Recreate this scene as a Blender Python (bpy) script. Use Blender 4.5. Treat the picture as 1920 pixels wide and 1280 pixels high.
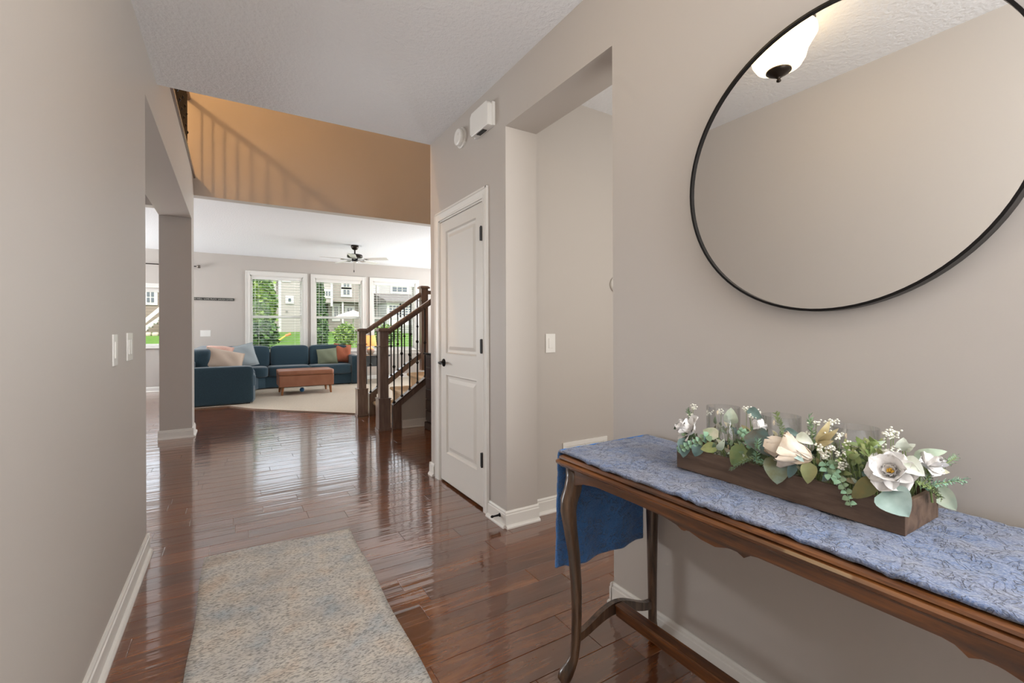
import bpy, bmesh, math, random
from mathutils import Vector, Matrix, noise
random.seed(7)
scn = bpy.context.scene
for o in list(bpy.data.objects): bpy.data.objects.remove(o)
COL = scn.collection
R = math.radians

# ------------------------------------------------------------------ camera, world, lights
cd = bpy.data.cameras.new('camera'); cam = bpy.data.objects.new('camera', cd); COL.objects.link(cam)
YAW = R(31.4); ROLL = R(0.2)
cd.sensor_width = 36; cd.lens = 36 * 855 / 1920; cd.shift_y = -20.5 / 1920; cd.clip_start = .02; cd.clip_end = 300
Fv = Vector((math.sin(YAW), math.cos(YAW), 0)); Rv = Vector((math.cos(YAW), -math.sin(YAW), 0)); Uv = Vector((0, 0, 1))
R2 = Rv * math.cos(ROLL) - Uv * math.sin(ROLL); U2 = Uv * math.cos(ROLL) + Rv * math.sin(ROLL)
m3 = Matrix((R2, U2, -Fv)).transposed()
cam.matrix_world = Matrix.Translation((0, 0, 1.19)) @ m3.to_4x4()
scn.camera = cam

scn.view_settings.view_transform = 'Standard'; scn.view_settings.look = 'None'
scn.view_settings.gamma = 1; scn.view_settings.use_curve_mapping = False
scn.view_settings.exposure = 0.58

def s2l(c):
    c = c / 255.
    return c / 12.92 if c <= .04045 else ((c + .055) / 1.055) ** 2.4
def rgb(r, g, b): return (s2l(r), s2l(g), s2l(b), 1)

w = bpy.data.worlds.new('sky'); scn.world = w; w.use_nodes = True
nt = w.node_tree; bg = nt.nodes['Background']
sky = nt.nodes.new('ShaderNodeTexSky'); sky.sky_type = 'NISHITA'; sky.sun_disc = False
sky.sun_elevation = R(48); sky.sun_rotation = R(190); sky.dust_density = 3; sky.air_density = 1.2
mixw = nt.nodes.new('ShaderNodeMixRGB'); mixw.inputs[0].default_value = .6; mixw.inputs[2].default_value = (4.35, 4.1, 3.95, 1)
nt.links.new(sky.outputs[0], mixw.inputs[1]); nt.links.new(mixw.outputs[0], bg.inputs[0])
bg.inputs[1].default_value = 0.44

def sun(name, rot, power, col=(1, 1, 1), ang=4):
    l = bpy.data.lights.new(name, 'SUN'); l.energy = power; l.color = col; l.angle = R(ang)
    o = bpy.data.objects.new(name, l); o.rotation_euler = rot; COL.objects.link(o)
def area(name, loc, rot, sx, sy, power, col=(1, 1, 1)):
    l = bpy.data.lights.new(name, 'AREA'); l.shape = 'RECTANGLE'; l.size = sx; l.size_y = sy; l.energy = power; l.color = col
    o = bpy.data.objects.new(name, l); o.location = loc; o.rotation_euler = rot; COL.objects.link(o)
def point(name, loc, power, rad, col):
    l = bpy.data.lights.new(name, 'POINT'); l.energy = power; l.shadow_soft_size = rad; l.color = col
    o = bpy.data.objects.new(name, l); o.location = loc; COL.objects.link(o)
sun('sun_light', (R(40), 0, R(-15)), .8, (1, .97, .92))
FILL_COL = (.93, .97, 1.0)
# unseen area fills added to brighten the rooms; no windows modelled there
area('living_side_fill', (6.1, 8.7, 1.5), (0, R(128), R(24)), 1.6, 3.0, 270, FILL_COL)  # added fill from the right, tilted up to lift the living room ceiling
area('dining_fill', (-4.9, 9.1, 1.55), (0, R(-128), R(-24)), 1.8, 3.8, 335, FILL_COL)  # added fill from the left, tilted up past the column
area('dining_front_fill', (-4.9, 5.4, .9), (0, R(-122), 0), 1.2, 1.6, 32, FILL_COL)  # added low fill aimed up at the beam underside
area('entry_fill', (1.05, -.95, 1.85), (R(100), 0, R(48)), 1.3, 1.6, 52, (.97, .985, 1))  # added fill behind the camera, turned towards the left hall wall
area('corridor_fill', (2.6, .5, 1.6), (R(90), 0, 0), 1.4, 1.6, 19, (1, .96, .90))  # added fill for the corridor wall, no fixture here
area('upstairs_fill', (2.6, 3.75, 4.6), (R(110), 0, R(25)), 2.0, 1.2, 6, (1, .9, .78))  # weak added fill for the upper stairwell
point('upstairs_ceiling_lamp_light', (-2.3, 4.4, 5.2), 135, .05, (1, .56, .22))

# ------------------------------------------------------------------ mesh helpers
ORG = {}
def org(p): return ORG.get(p.name, Vector((0, 0, 0))) if p is not None else Vector((0, 0, 0))
def tag(o, label=None, cat=None, group=None, kind=None):
    if label: o['label'] = label
    if cat: o['category'] = cat
    if group: o['group'] = group
    if kind: o['kind'] = kind
    return o
def thing(name, label, cat, loc=(0, 0, 0), group=None, kind=None):
    o = bpy.data.objects.new(name, None); COL.objects.link(o); o.location = loc
    o.empty_display_size = .05
    ORG[o.name] = Vector(loc)
    return tag(o, label, cat, group, kind)
class MB:
    def __init__(s): s.v = []; s.f = []
    def add(s, vs, fs):
        n = len(s.v); s.v += [tuple(a) for a in vs]; s.f += [tuple(i + n for i in f) for f in fs]; return s
    def box(s, x0, x1, y0, y1, z0, z1, m=None):
        vs = [Vector((x, y, z)) for z in (z0, z1) for y in (y0, y1) for x in (x0, x1)]
        if m is not None: vs = [m @ a for a in vs]
        return s.add(vs, [(0, 2, 3, 1), (4, 5, 7, 6), (0, 1, 5, 4), (2, 6, 7, 3), (0, 4, 6, 2), (1, 3, 7, 5)])
    def prism(s, pts, d, off=(0, 0, 0)):
        """pts: closed 3D polygon, extruded by vector d"""
        n = len(pts); d = Vector(d); p = [Vector(a) + Vector(off) for a in pts]
        vs = p + [a + d for a in p]
        fs = [tuple(range(n))[::-1], tuple(range(n, 2 * n))] + [(i, (i + 1) % n, (i + 1) % n + n, i + n) for i in range(n)]
        return s.add(vs, fs)
    def tube(s, pts, rad, n=8, flat=None, rot=0, cap=True, sq=None):
        pts = [Vector(p) for p in pts]; k = len(pts)
        if not hasattr(rad, '__len__'): rad = [rad] * k
        vs = []; prev = None
        for i, p in enumerate(pts):
            t = (pts[min(i + 1, k - 1)] - pts[max(i - 1, 0)]).normalized()
            if prev is None:
                a = Vector((0, 0, 1)) if abs(t.z) < .9 else Vector((1, 0, 0))
                u = t.cross(a).normalized()
            else:
                u = (prev - t * prev.dot(t)).normalized()
            prev = u; v = t.cross(u)
            for j in range(n):
                th = 2 * math.pi * j / n + rot; c, q = math.cos(th), math.sin(th)
                if sq:
                    c = math.copysign(abs(c) ** sq, c); q = math.copysign(abs(q) ** sq, q)
                vs.append(p + (u * c + v * q * (flat or 1)) * rad[i])
        fs = [(i * n + j, i * n + (j + 1) % n, (i + 1) * n + (j + 1) % n, (i + 1) * n + j) for i in range(k - 1) for j in range(n)]
        if cap: fs += [tuple(range(n))[::-1], tuple((k - 1) * n + j for j in range(n))]
        return s.add(vs, fs)
    def lathe(s, prof, c, n=16, axis='z', m=None):
        vs = []
        for r, h in prof:
            for j in range(n):
                a = 2 * math.pi * j / n
                p = Vector((r * math.cos(a), r * math.sin(a), h))
                if axis == 'x': p = Vector((p.z, p.x, p.y))
                if axis == 'y': p = Vector((p.x, p.z, p.y))
                if m is not None: p = m @ p
                vs.append(p + Vector(c))
        k = len(prof)
        fs = [(i * n + j, i * n + (j + 1) % n, (i + 1) * n + (j + 1) % n, (i + 1) * n + j) for i in range(k - 1) for j in range(n)]
        fs += [tuple(range(n))[::-1], tuple((k - 1) * n + j for j in range(n))]
        return s.add(vs, fs)
    def cushion(s, c, size, e=.35, nu=20, nv=12, m=None, puff=None):
        c = Vector(c); vs = []
        def pw(a, p): return math.copysign(abs(a) ** p, a)
        for i in range(nv + 1):
            ph = -math.pi / 2 + math.pi * i / nv
            for j in range(nu):
                th = 2 * math.pi * j / nu
                p = Vector((pw(math.cos(ph), e) * pw(math.cos(th), e) * size[0] / 2, pw(math.cos(ph), e) * pw(math.sin(th), e) * size[1] / 2, pw(math.sin(ph), e) * size[2] / 2))
                if puff: p = puff(p)
                if m is not None: p = m @ p
                vs.append(p + c)
        fs = [(i * nu + j, i * nu + (j + 1) % nu, (i + 1) * nu + (j + 1) % nu, (i + 1) * nu + j) for i in range(nv) for j in range(nu)]
        return s.add(vs, fs)
    def grid(s, fn, nu, nv):
        vs = [fn(i / nu, j / nv) for j in range(nv + 1) for i in range(nu + 1)]
        fs = [(j * (nu + 1) + i, j * (nu + 1) + i + 1, (j + 1) * (nu + 1) + i + 1, (j + 1) * (nu + 1) + i) for j in range(nv) for i in range(nu)]
        return s.add(vs, fs)
    def mesh(s, name, o=Vector((0, 0, 0)), smooth=False):
        me = bpy.data.meshes.new(name)
        me.from_pydata([tuple(Vector(a) - o) for a in s.v], [], s.f); me.update()
        bm = bmesh.new(); bm.from_mesh(me); bmesh.ops.recalc_face_normals(bm, faces=bm.faces); bm.to_mesh(me); bm.free()
        if smooth: me.shade_smooth()
        return me
    def build(s, name, mat, parent=None, smooth=False, bevel=0, seg=2, solid=0, sub=0, angle=40):
        o0 = org(parent)
        me = s.mesh(name, o0, smooth)
        o = bpy.data.objects.new(name, me); COL.objects.link(o)
        if mat: me.materials.append(mat)
        if parent is not None: o.parent = parent
        ORG[o.name] = o0.copy()
        if solid:
            md = o.modifiers.new('thick', 'SOLIDIFY'); md.thickness = solid; md.offset = 0
        if bevel:
            md = o.modifiers.new('bevel', 'BEVEL'); md.width = bevel; md.segments = seg; md.limit_method = 'ANGLE'; md.angle_limit = R(angle)
            md.harden_normals = False
            me.shade_smooth() if smooth else None
        if sub:
            md = o.modifiers.new('sub', 'SUBSURF'); md.levels = sub; md.render_levels = sub
        return o
def inst(name, me, parent, loc, rot=(0, 0, 0), scale=(1, 1, 1)):
    """shared mesh placed at world location loc under parent"""
    o = bpy.data.objects.new(name, me); COL.objects.link(o); o.parent = parent
    o0 = org(parent); o.location = Vector(loc) - o0; o.rotation_euler = rot; o.scale = scale
    ORG[o.name] = o0.copy()
    return o
def struct(name, mb, mat, parent=None, **k):
    o = mb.build(name, mat, parent, **k)
    if parent is None: o['kind'] = 'structure'
    return o

# ------------------------------------------------------------------ materials
def mat(name, col, rough=.6, metal=0, spec=.5, coat=0, bump=None, var=None, emis=None, trans=0, ior=1.5, sheen=0, alpha=1, coatr=.1):
    m = bpy.data.materials.new(name); m.use_nodes = True; t = m.node_tree; b = t.nodes['Principled BSDF']
    b.inputs['Base Color'].default_value = col; b.inputs['Roughness'].default_value = rough; b.inputs['Metallic'].default_value = metal
    b.inputs['IOR'].default_value = ior; b.inputs['Specular IOR Level'].default_value = spec
    b.inputs['Coat Weight'].default_value = coat; b.inputs['Coat Roughness'].default_value = coatr
    b.inputs['Transmission Weight'].default_value = trans; b.inputs['Sheen Weight'].default_value = sheen; b.inputs['Alpha'].default_value = alpha
    if emis: b.inputs['Emission Color'].default_value = emis[0]; b.inputs['Emission Strength'].default_value = emis[1]
    tc = t.nodes.new('ShaderNodeTexCoord')
    def ntex(scale, detail=4, src='Object', vec=None):
        mp = t.nodes.new('ShaderNodeMapping'); n = t.nodes.new('ShaderNodeTexNoise')
        mp.inputs['Scale'].default_value = vec or (1, 1, 1); n.inputs['Scale'].default_value = scale; n.inputs['Detail'].default_value = detail
        t.links.new(tc.outputs[src], mp.inputs[0]); t.links.new(mp.outputs[0], n.inputs['Vector']); return n
    if var:   # (scale, other colour, vec)
        n = ntex(var[0], 5, vec=var[2] if len(var) > 2 else None)
        cr = t.nodes.new('ShaderNodeValToRGB'); cr.color_ramp.elements[0].position = .35; cr.color_ramp.elements[1].position = .68
        cr.color_ramp.elements[0].color = col; cr.color_ramp.elements[1].color = var[1]
        t.links.new(n.outputs[0], cr.inputs[0]); t.links.new(cr.outputs[0], b.inputs['Base Color'])
    if bump:  # (scale, strength, dist, vec)
        n = ntex(bump[0], 3, vec=bump[3] if len(bump) > 3 else None)
        bp = t.nodes.new('ShaderNodeBump'); bp.inputs['Strength'].default_value = bump[1]; bp.inputs['Distance'].default_value = bump[2]
        t.links.new(n.outputs[0], bp.inputs['Height']); t.links.new(bp.outputs[0], b.inputs['Normal'])
    m['n'] = 1
    return m
M = {}
PAINT = rgb(190, 183, 176)
M['wall'] = mat('taupe_paint', PAINT, .52, spec=.35, bump=(260, .06, .002))
M['ceil'] = mat('textured_ceiling', rgb(236, 237, 239), .85, spec=.2, bump=(48, .5, .012))
M['trim'] = mat('white_trim_paint', rgb(228, 225, 219), .38, spec=.45)
M['door'] = mat('door_paint', rgb(222, 218, 211), .42, spec=.4)
M['black'] = mat('black_metal', rgb(22, 20, 20), .32, metal=.6)
M['bronze'] = mat('oiled_bronze', rgb(52, 44, 38), .35, metal=.7)
M['hinge'] = mat('black_hinge', rgb(26, 23, 21), .5)
M['white'] = mat('white_plastic', rgb(232, 230, 225), .35)
M['newel'] = mat('dark_stained_wood', rgb(132, 111, 100), .3, coat=.6, var=(6, rgb(110, 90, 80), (8, 8, 1)))
M['capgloss'] = mat('polished_dark_cap', rgb(96, 80, 72), .22, spec=.8, coat=1, coatr=.12, ior=1.8)
M['iron'] = mat('baluster_iron', rgb(26, 24, 24), .4, metal=.5)
M['carpet'] = mat('beige_carpet', rgb(206, 194, 178), .95, spec=.1, var=(90, rgb(188, 175, 158)), bump=(300, .5, .01))
M['stepc'] = mat('stair_carpet', rgb(212, 190, 160), .95, spec=.1, var=(60, rgb(198, 175, 146)), bump=(300, .5, .01))
M['sofa'] = mat('slate_blue_fabric', rgb(44, 63, 75), .9, spec=.15, sheen=.3, var=(220, rgb(56, 78, 90)), bump=(500, .3, .002))
M['leather'] = mat('cognac_leather', rgb(160, 108, 82), .42, spec=.4, var=(7, rgb(148, 97, 72)), bump=(120, .1, .002))
M['legwood'] = mat('honey_wood', rgb(150, 98, 58), .45)
def thin_glass(name, f0, tint):
    m = bpy.data.materials.new(name); m.use_nodes = True; t = m.node_tree; t.nodes.clear()
    out = t.nodes.new('ShaderNodeOutputMaterial'); tr = t.nodes.new('ShaderNodeBsdfTransparent'); gl = t.nodes.new('ShaderNodeBsdfGlossy'); lw = t.nodes.new('ShaderNodeLayerWeight'); pw_ = t.nodes.new('ShaderNodeMath'); pw_.operation = 'POWER'; pw_.inputs[1].default_value = 3.5; fr = t.nodes.new('ShaderNodeMath'); fr.operation = 'MULTIPLY_ADD'; fr.inputs[1].default_value = .8; fr.inputs[2].default_value = .06
    t.links.new(lw.outputs['Facing'], pw_.inputs[0]); t.links.new(pw_.outputs[0], fr.inputs[0])
    mx = t.nodes.new('ShaderNodeMixShader'); gl.inputs['Roughness'].default_value = .02; tr.inputs[0].default_value = tint
    t.links.new(fr.outputs[0], mx.inputs[0]); t.links.new(tr.outputs[0], mx.inputs[1]); t.links.new(gl.outputs[0], mx.inputs[2]); t.links.new(mx.outputs[0], out.inputs[0]); return m
M['glass'] = thin_glass('clear_glass', 1.45, (.98, .985, .985, 1))
M['mirror'] = mat('mirror_silver', (.84, .83, .81, 1), .005, metal=1)
M['dark'] = mat('dark_cabinet_wood', rgb(50, 33, 27), .3, coat=.4)

def glass_pane_mat():
    m = bpy.data.materials.new('window_glass'); m.use_nodes = True; t = m.node_tree; t.nodes.clear()
    out = t.nodes.new('ShaderNodeOutputMaterial'); tr = t.nodes.new('ShaderNodeBsdfTransparent'); gl = t.nodes.new('ShaderNodeBsdfGlossy')
    mx = t.nodes.new('ShaderNodeMixShader'); gl.inputs['Roughness'].default_value = .02; mx.inputs[0].default_value = .006
    tr.inputs[0].default_value = (.97, .98, .98, 1)
    t.links.new(tr.outputs[0], mx.inputs[1]); t.links.new(gl.outputs[0], mx.inputs[2]); t.links.new(mx.outputs[0], out.inputs[0]); return m
M['pane'] = glass_pane_mat()

def floor_mat():
    m = bpy.data.materials.new('hand_scraped_hardwood'); m.use_nodes = True; t = m.node_tree; b = t.nodes['Principled BSDF']; L = t.links.new
    tc = t.nodes.new('ShaderNodeTexCoord'); geo = t.nodes.new('ShaderNodeNewGeometry'); oi = t.nodes.new('ShaderNodeObjectInfo')
    at = t.nodes.new('ShaderNodeAttribute'); at.attribute_name = 'tone'
    add = t.nodes.new('ShaderNodeMath'); add.operation = 'ADD'; L(oi.outputs['Random'], add.inputs[0]); L(at.outputs['Fac'], add.inputs[1])
    fr = t.nodes.new('ShaderNodeMath'); fr.operation = 'FRACT'; L(add.outputs[0], fr.inputs[0])
    # grain: position shifted per plank, stretched along X
    mp = t.nodes.new('ShaderNodeVectorMath'); mp.operation = 'MULTIPLY'; L(geo.outputs['Position'], mp.inputs[0]); mp.inputs[1].default_value = (1.8, 11, 1)
    cb = t.nodes.new('ShaderNodeCombineXYZ'); mu = t.nodes.new('ShaderNodeMath'); mu.operation = 'MULTIPLY'; mu.inputs[1].default_value = 40
    L(fr.outputs[0], mu.inputs[0]); L(mu.outputs[0], cb.inputs[2])
    va = t.nodes.new('ShaderNodeVectorMath'); L(mp.outputs[0], va.inputs[0]); L(cb.outputs[0], va.inputs[1])
    n1 = t.nodes.new('ShaderNodeTexNoise'); n1.inputs['Scale'].default_value = 1.6; n1.inputs['Detail'].default_value = 8; n1.inputs['Roughness'].default_value = .62; n1.inputs['Distortion'].default_value = .6
    L(va.outputs[0], n1.inputs['Vector'])
    cr = t.nodes.new('ShaderNodeValToRGB'); e = cr.color_ramp.elements
    e[0].position = .28; e[0].color = rgb(76, 40, 17); e[1].position = .76; e[1].color = rgb(146, 90, 46)
    k = e.new(.5); k.color = rgb(114, 62, 27)
    L(n1.outputs[0], cr.inputs[0])
    hs = t.nodes.new('ShaderNodeHueSaturation'); mr = t.nodes.new('ShaderNodeMapRange'); mr.inputs[3].default_value = .72; mr.inputs[4].default_value = 1.22
    L(fr.outputs[0], mr.inputs[0]); L(mr.outputs[0], hs.inputs['Value']); L(cr.outputs[0], hs.inputs['Color'])
    L(hs.outputs[0], b.inputs['Base Color'])
    b.inputs['Roughness'].default_value = .2; b.inputs['Coat Weight'].default_value = .85; b.inputs['Coat Roughness'].default_value = .07; b.inputs['Coat IOR'].default_value = 2.0; b.inputs['IOR'].default_value = 1.5
    # scraped undulation
    mp2 = t.nodes.new('ShaderNodeVectorMath'); mp2.operation = 'MULTIPLY'; L(geo.outputs['Position'], mp2.inputs[0]); mp2.inputs[1].default_value = (1.3, 22, 1)
    va2 = t.nodes.new('ShaderNodeVectorMath'); L(mp2.outputs[0], va2.inputs[0]); L(cb.outputs[0], va2.inputs[1])
    n2 = t.nodes.new('ShaderNodeTexNoise'); n2.inputs['Scale'].default_value = 1.0; n2.inputs['Detail'].default_value = 2.5
    L(va2.outputs[0], n2.inputs['Vector'])
    bp = t.nodes.new('ShaderNodeBump'); bp.inputs['Strength'].default_value = .62; bp.inputs['Distance'].default_value = .0035
    L(n2.outputs[0], bp.inputs['Height']); L(bp.outputs[0], b.inputs['Normal']); L(bp.outputs[0], b.inputs['Coat Normal'])
    return m
M['floor'] = floor_mat()

def wood_mat(name, c0, c1, c2, vec, scale=2.0, rough=.38, coat=.3):
    m = bpy.data.materials.new(name); m.use_nodes = True; t = m.node_tree; b = t.nodes['Principled BSDF']; L = t.links.new
    tc = t.nodes.new('ShaderNodeTexCoord'); mp = t.nodes.new('ShaderNodeMapping'); mp.inputs['Scale'].default_value = vec
    L(tc.outputs['Object'], mp.inputs[0]); n = t.nodes.new('ShaderNodeTexNoise'); n.inputs['Scale'].default_value = scale; n.inputs['Detail'].default_value = 8; n.inputs['Roughness'].default_value = .65; n.inputs['Distortion'].default_value = .5
    L(mp.outputs[0], n.inputs['Vector']); cr = t.nodes.new('ShaderNodeValToRGB'); e = cr.color_ramp.elements
    e[0].position = .3; e[0].color = c0; e[1].position = .72; e[1].color = c2; k = e.new(.5); k.color = c1
    L(n.outputs[0], cr.inputs[0]); L(cr.outputs[0], b.inputs['Base Color']); b.inputs['Roughness'].default_value = rough; b.inputs['Coat Weight'].default_value = coat
    bp = t.nodes.new('ShaderNodeBump'); bp.inputs['Strength'].default_value = .15; bp.inputs['Distance'].default_value = .002; L(n.outputs[0], bp.inputs['Height']); L(bp.outputs[0], b.inputs['Normal'])
    return m
M['table'] = wood_mat('walnut_stain', rgb(40, 24, 14), rgb(98, 58, 28), rgb(150, 94, 46), (16, 1.6, 16), rough=.3, coat=.4)
M['tableleg'] = wood_mat('worn_walnut_leg', rgb(34, 26, 20), rgb(80, 60, 45), rgb(126, 98, 74), (16, 16, 2), rough=.3, coat=.6)
M['planter'] = wood_mat('weathered_box_wood', rgb(58, 44, 34), rgb(92, 71, 56), rgb(118, 96, 78), (14, 2, 14), rough=.6, coat=0)

def quilt_mat(name, a, b_, c):
    m = bpy.data.materials.new(name); m.use_nodes = True; t = m.node_tree; b = t.nodes['Principled BSDF']; L = t.links.new
    tc = t.nodes.new('ShaderNodeTexCoord'); n1 = t.nodes.new('ShaderNodeTexNoise'); n1.inputs['Scale'].default_value = 9; n1.inputs['Detail'].default_value = 4
    n2 = t.nodes.new('ShaderNodeTexNoise'); n2.inputs['Scale'].default_value = 260; n2.inputs['Detail'].default_value = 3
    vo = t.nodes.new('ShaderNodeTexVoronoi'); vo.feature = 'DISTANCE_TO_EDGE'; vo.inputs['Scale'].default_value = 16
    ds = t.nodes.new('ShaderNodeTexNoise'); ds.inputs['Scale'].default_value = 12
    va = t.nodes.new('ShaderNodeVectorMath'); va.operation = 'MULTIPLY_ADD'; va.inputs[1].default_value = (.09, .09, .09)
    L(tc.outputs['Object'], n1.inputs['Vector']); L(tc.outputs['Object'], n2.inputs['Vector']); L(tc.outputs['Object'], ds.inputs['Vector'])
    L(ds.outputs['Color'], va.inputs[0]); L(tc.outputs['Object'], va.inputs[2]); L(va.outputs[0], vo.inputs['Vector'])
    m1 = t.nodes.new('ShaderNodeMixRGB'); m1.inputs[1].default_value = a; m1.inputs[2].default_value = b_; 
    r1 = t.nodes.new('ShaderNodeMapRange'); r1.inputs[1].default_value = .38; r1.inputs[2].default_value = .62; L(n1.outputs[0], r1.inputs[0]); L(r1.outputs[0], m1.inputs[0])
    n3 = t.nodes.new('ShaderNodeTexNoise'); n3.inputs['Scale'].default_value = 70; n3.inputs['Detail'].default_value = 4; n3.inputs['Distortion'].default_value = 1.2; L(tc.outputs['Object'], n3.inputs['Vector'])
    m2 = t.nodes.new('ShaderNodeMixRGB'); m2.inputs[2].default_value = c
    r2 = t.nodes.new('ShaderNodeMapRange'); r2.inputs[1].default_value = .42; r2.inputs[2].default_value = .66; r2.inputs[4].default_value = .8; L(n2.outputs[0], r2.inputs[0]); L(r2.outputs[0], m2.inputs[0]); L(m1.outputs[0], m2.inputs[1])
    r3 = t.nodes.new('ShaderNodeMapRange'); r3.inputs[1].default_value = 0; r3.inputs[2].default_value = .05; r3.inputs[3].default_value = .0; L(vo.outputs['Distance'], r3.inputs[0])
    n4 = t.nodes.new('ShaderNodeTexNoise'); n4.inputs['Scale'].default_value = 22; n4.inputs['Detail'].default_value = 3; n4.inputs['Distortion'].default_value = 1.6; L(tc.outputs['Object'], n4.inputs['Vector'])
    sb = t.nodes.new('ShaderNodeMath'); sb.operation = 'SUBTRACT'; sb.inputs[1].default_value = .5; L(n4.outputs[0], sb.inputs[0])
    ab = t.nodes.new('ShaderNodeMath'); ab.operation = 'ABSOLUTE'; L(sb.outputs[0], ab.inputs[0])
    rd = t.nodes.new('ShaderNodeMapRange'); rd.inputs[1].default_value = 0; rd.inputs[2].default_value = .028; L(ab.outputs[0], rd.inputs[0])
    mc = t.nodes.new('ShaderNodeMixRGB'); mc.blend_type = 'MULTIPLY'; mc.inputs[2].default_value = (.50, .48, .50, 1); iv = t.nodes.new('ShaderNodeMath'); iv.operation = 'MULTIPLY_ADD'; iv.inputs[1].default_value = -.8; iv.inputs[2].default_value = .8
    L(rd.outputs[0], iv.inputs[0]); L(iv.outputs[0], mc.inputs[0]); L(m2.outputs[0], mc.inputs[1]); L(mc.outputs[0], b.inputs['Base Color'])
    cz_ = t.nodes.new('ShaderNodeMath'); cz_.operation = 'MULTIPLY_ADD'; cz_.inputs[1].default_value = .7; L(rd.outputs[0], cz_.inputs[0]); L(n3.outputs[0], cz_.inputs[2])
    sm = t.nodes.new('ShaderNodeMath'); sm.operation = 'MULTIPLY_ADD'; sm.inputs[1].default_value = .22; L(n2.outputs[0], sm.inputs[0]); L(cz_.outputs[0], sm.inputs[2])
    bp = t.nodes.new('ShaderNodeBump'); bp.inputs['Strength'].default_value = .85; bp.inputs['Distance'].default_value = .004
    L(sm.outputs[0], bp.inputs['Height']); L(bp.outputs[0], b.inputs['Normal']); b.inputs['Roughness'].default_value = .85; b.inputs['Sheen Weight'].default_value = .3
    return m
M['quilt'] = quilt_mat('washed_blue_quilt', rgb(84, 106, 146), rgb(112, 116, 134), rgb(144, 153, 175))
M['quilt2'] = quilt_mat('blue_quilt_underside', rgb(66, 122, 190), rgb(54, 104, 170), rgb(82, 138, 204))

def rug_mat():
    m = bpy.data.materials.new('mottled_rug'); m.use_nodes = True; t = m.node_tree; b = t.nodes['Principled BSDF']; L = t.links.new
    tc = t.nodes.new('ShaderNodeTexCoord')
    def nz(s, v, d=4):
        mp = t.nodes.new('ShaderNodeMapping'); mp.inputs['Scale'].default_value = v; n = t.nodes.new('ShaderNodeTexNoise'); n.inputs['Scale'].default_value = s; n.inputs['Detail'].default_value = d
        L(tc.outputs['Object'], mp.inputs[0]); L(mp.outputs[0], n.inputs['Vector']); return n
    a = nz(7, (1, 1, 1), 6); c = nz(170, (.45, 1.3, 1), 3); d = nz(3.5, (1, 1.6, 1), 5)
    cr = t.nodes.new('ShaderNodeValToRGB'); e = cr.color_ramp.elements; e[0].position = .3; e[0].color = rgb(214, 198, 182); e[1].position = .72; e[1].color = rgb(190, 197, 199)
    k = e.new(.45); k.color = rgb(216, 210, 200); k = e.new(.58); k.color = rgb(206, 202, 196)
    L(a.outputs[0], cr.inputs[0])
    m2 = t.nodes.new('ShaderNodeMixRGB'); m2.blend_type = 'MULTIPLY'; m2.inputs[0].default_value = 1
    cr2 = t.nodes.new('ShaderNodeValToRGB'); f = cr2.color_ramp.elements; f[0].position = .38; f[0].color = (.50, .50, .50, 1); f[1].position = .52; f[1].color = (1, 1, 1, 1)
    L(c.outputs[0], cr2.inputs[0]); L(cr.outputs[0], m2.inputs[1]); L(cr2.outputs[0], m2.inputs[2])
    m3_ = t.nodes.new('ShaderNodeMixRGB'); m3_.inputs[2].default_value = rgb(150, 148, 146); r = t.nodes.new('ShaderNodeMapRange'); r.inputs[1].default_value = .5; r.inputs[2].default_value = .75; r.inputs[4].default_value = .5
    L(d.outputs[0], r.inputs[0]); L(r.outputs[0], m3_.inputs[0]); L(m2.outputs[0], m3_.inputs[1]); L(m3_.outputs[0], b.inputs['Base Color'])
    bp = t.nodes.new('ShaderNodeBump'); bp.inputs['Strength'].default_value = .8; bp.inputs['Distance'].default_value = .004; L(c.outputs[0], bp.inputs['Height']); L(bp.outputs[0], b.inputs['Normal'])
    b.inputs['Roughness'].default_value = .95; b.inputs['Specular IOR Level'].default_value = .1
    return m
M['rug'] = rug_mat()

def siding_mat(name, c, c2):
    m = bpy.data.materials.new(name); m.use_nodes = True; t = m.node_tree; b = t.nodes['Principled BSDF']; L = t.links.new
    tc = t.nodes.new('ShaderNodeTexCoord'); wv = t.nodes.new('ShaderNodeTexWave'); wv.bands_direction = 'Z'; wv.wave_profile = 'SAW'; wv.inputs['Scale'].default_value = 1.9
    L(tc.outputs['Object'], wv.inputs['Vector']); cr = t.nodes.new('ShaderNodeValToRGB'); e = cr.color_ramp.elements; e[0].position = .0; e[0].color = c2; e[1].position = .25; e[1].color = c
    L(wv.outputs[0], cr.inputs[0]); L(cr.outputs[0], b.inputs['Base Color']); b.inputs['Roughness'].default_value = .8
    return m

# ------------------------------------------------------------------ the setting
XL, XR = -.405, 1.405
# floor with planks
fl = struct('floor', MB().box(-5.1, 6.3, -1.5, 11.6, -.2, -.012), mat('subfloor', rgb(50, 30, 22), .8))
ORG[fl.name] = Vector((0, 0, 0))
PW = .125
def plank_mesh(L, w_=PW):
    g = .0003; b = .0016; d = .0012; mb = MB()
    x1 = L - g; y1 = w_ - g
    o = [(g, g), (x1, g), (x1, y1), (g, y1)]; i = [(g + b, g + b), (x1 - b, g + b), (x1 - b, y1 - b), (g + b, y1 - b)]
    vs = [(x, y, -.012) for x, y in o] + [(x, y, -d) for x, y in o] + [(x, y, 0) for x, y in i]
    fs = [(0, 3, 2, 1), (8, 9, 10, 11)] + [(k, (k + 1) % 4, (k + 1) % 4 + 4, k + 4) for k in range(4)] + [(k + 4, (k + 1) % 4 + 4, (k + 1) % 4 + 8, k + 8) for k in range(4)]
    return mb.add(vs, fs)
LENS = [.4, .55, .7, .85, 1.0, 1.2]
PM = {}
for L_ in LENS:
    PM[L_] = plank_mesh(L_).mesh('plank'); PM[L_].materials.append(M['floor'])
prnd = random.Random(11)
cand = []; rest = MB(); tones = []
row = 0; y = -1.465
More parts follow.
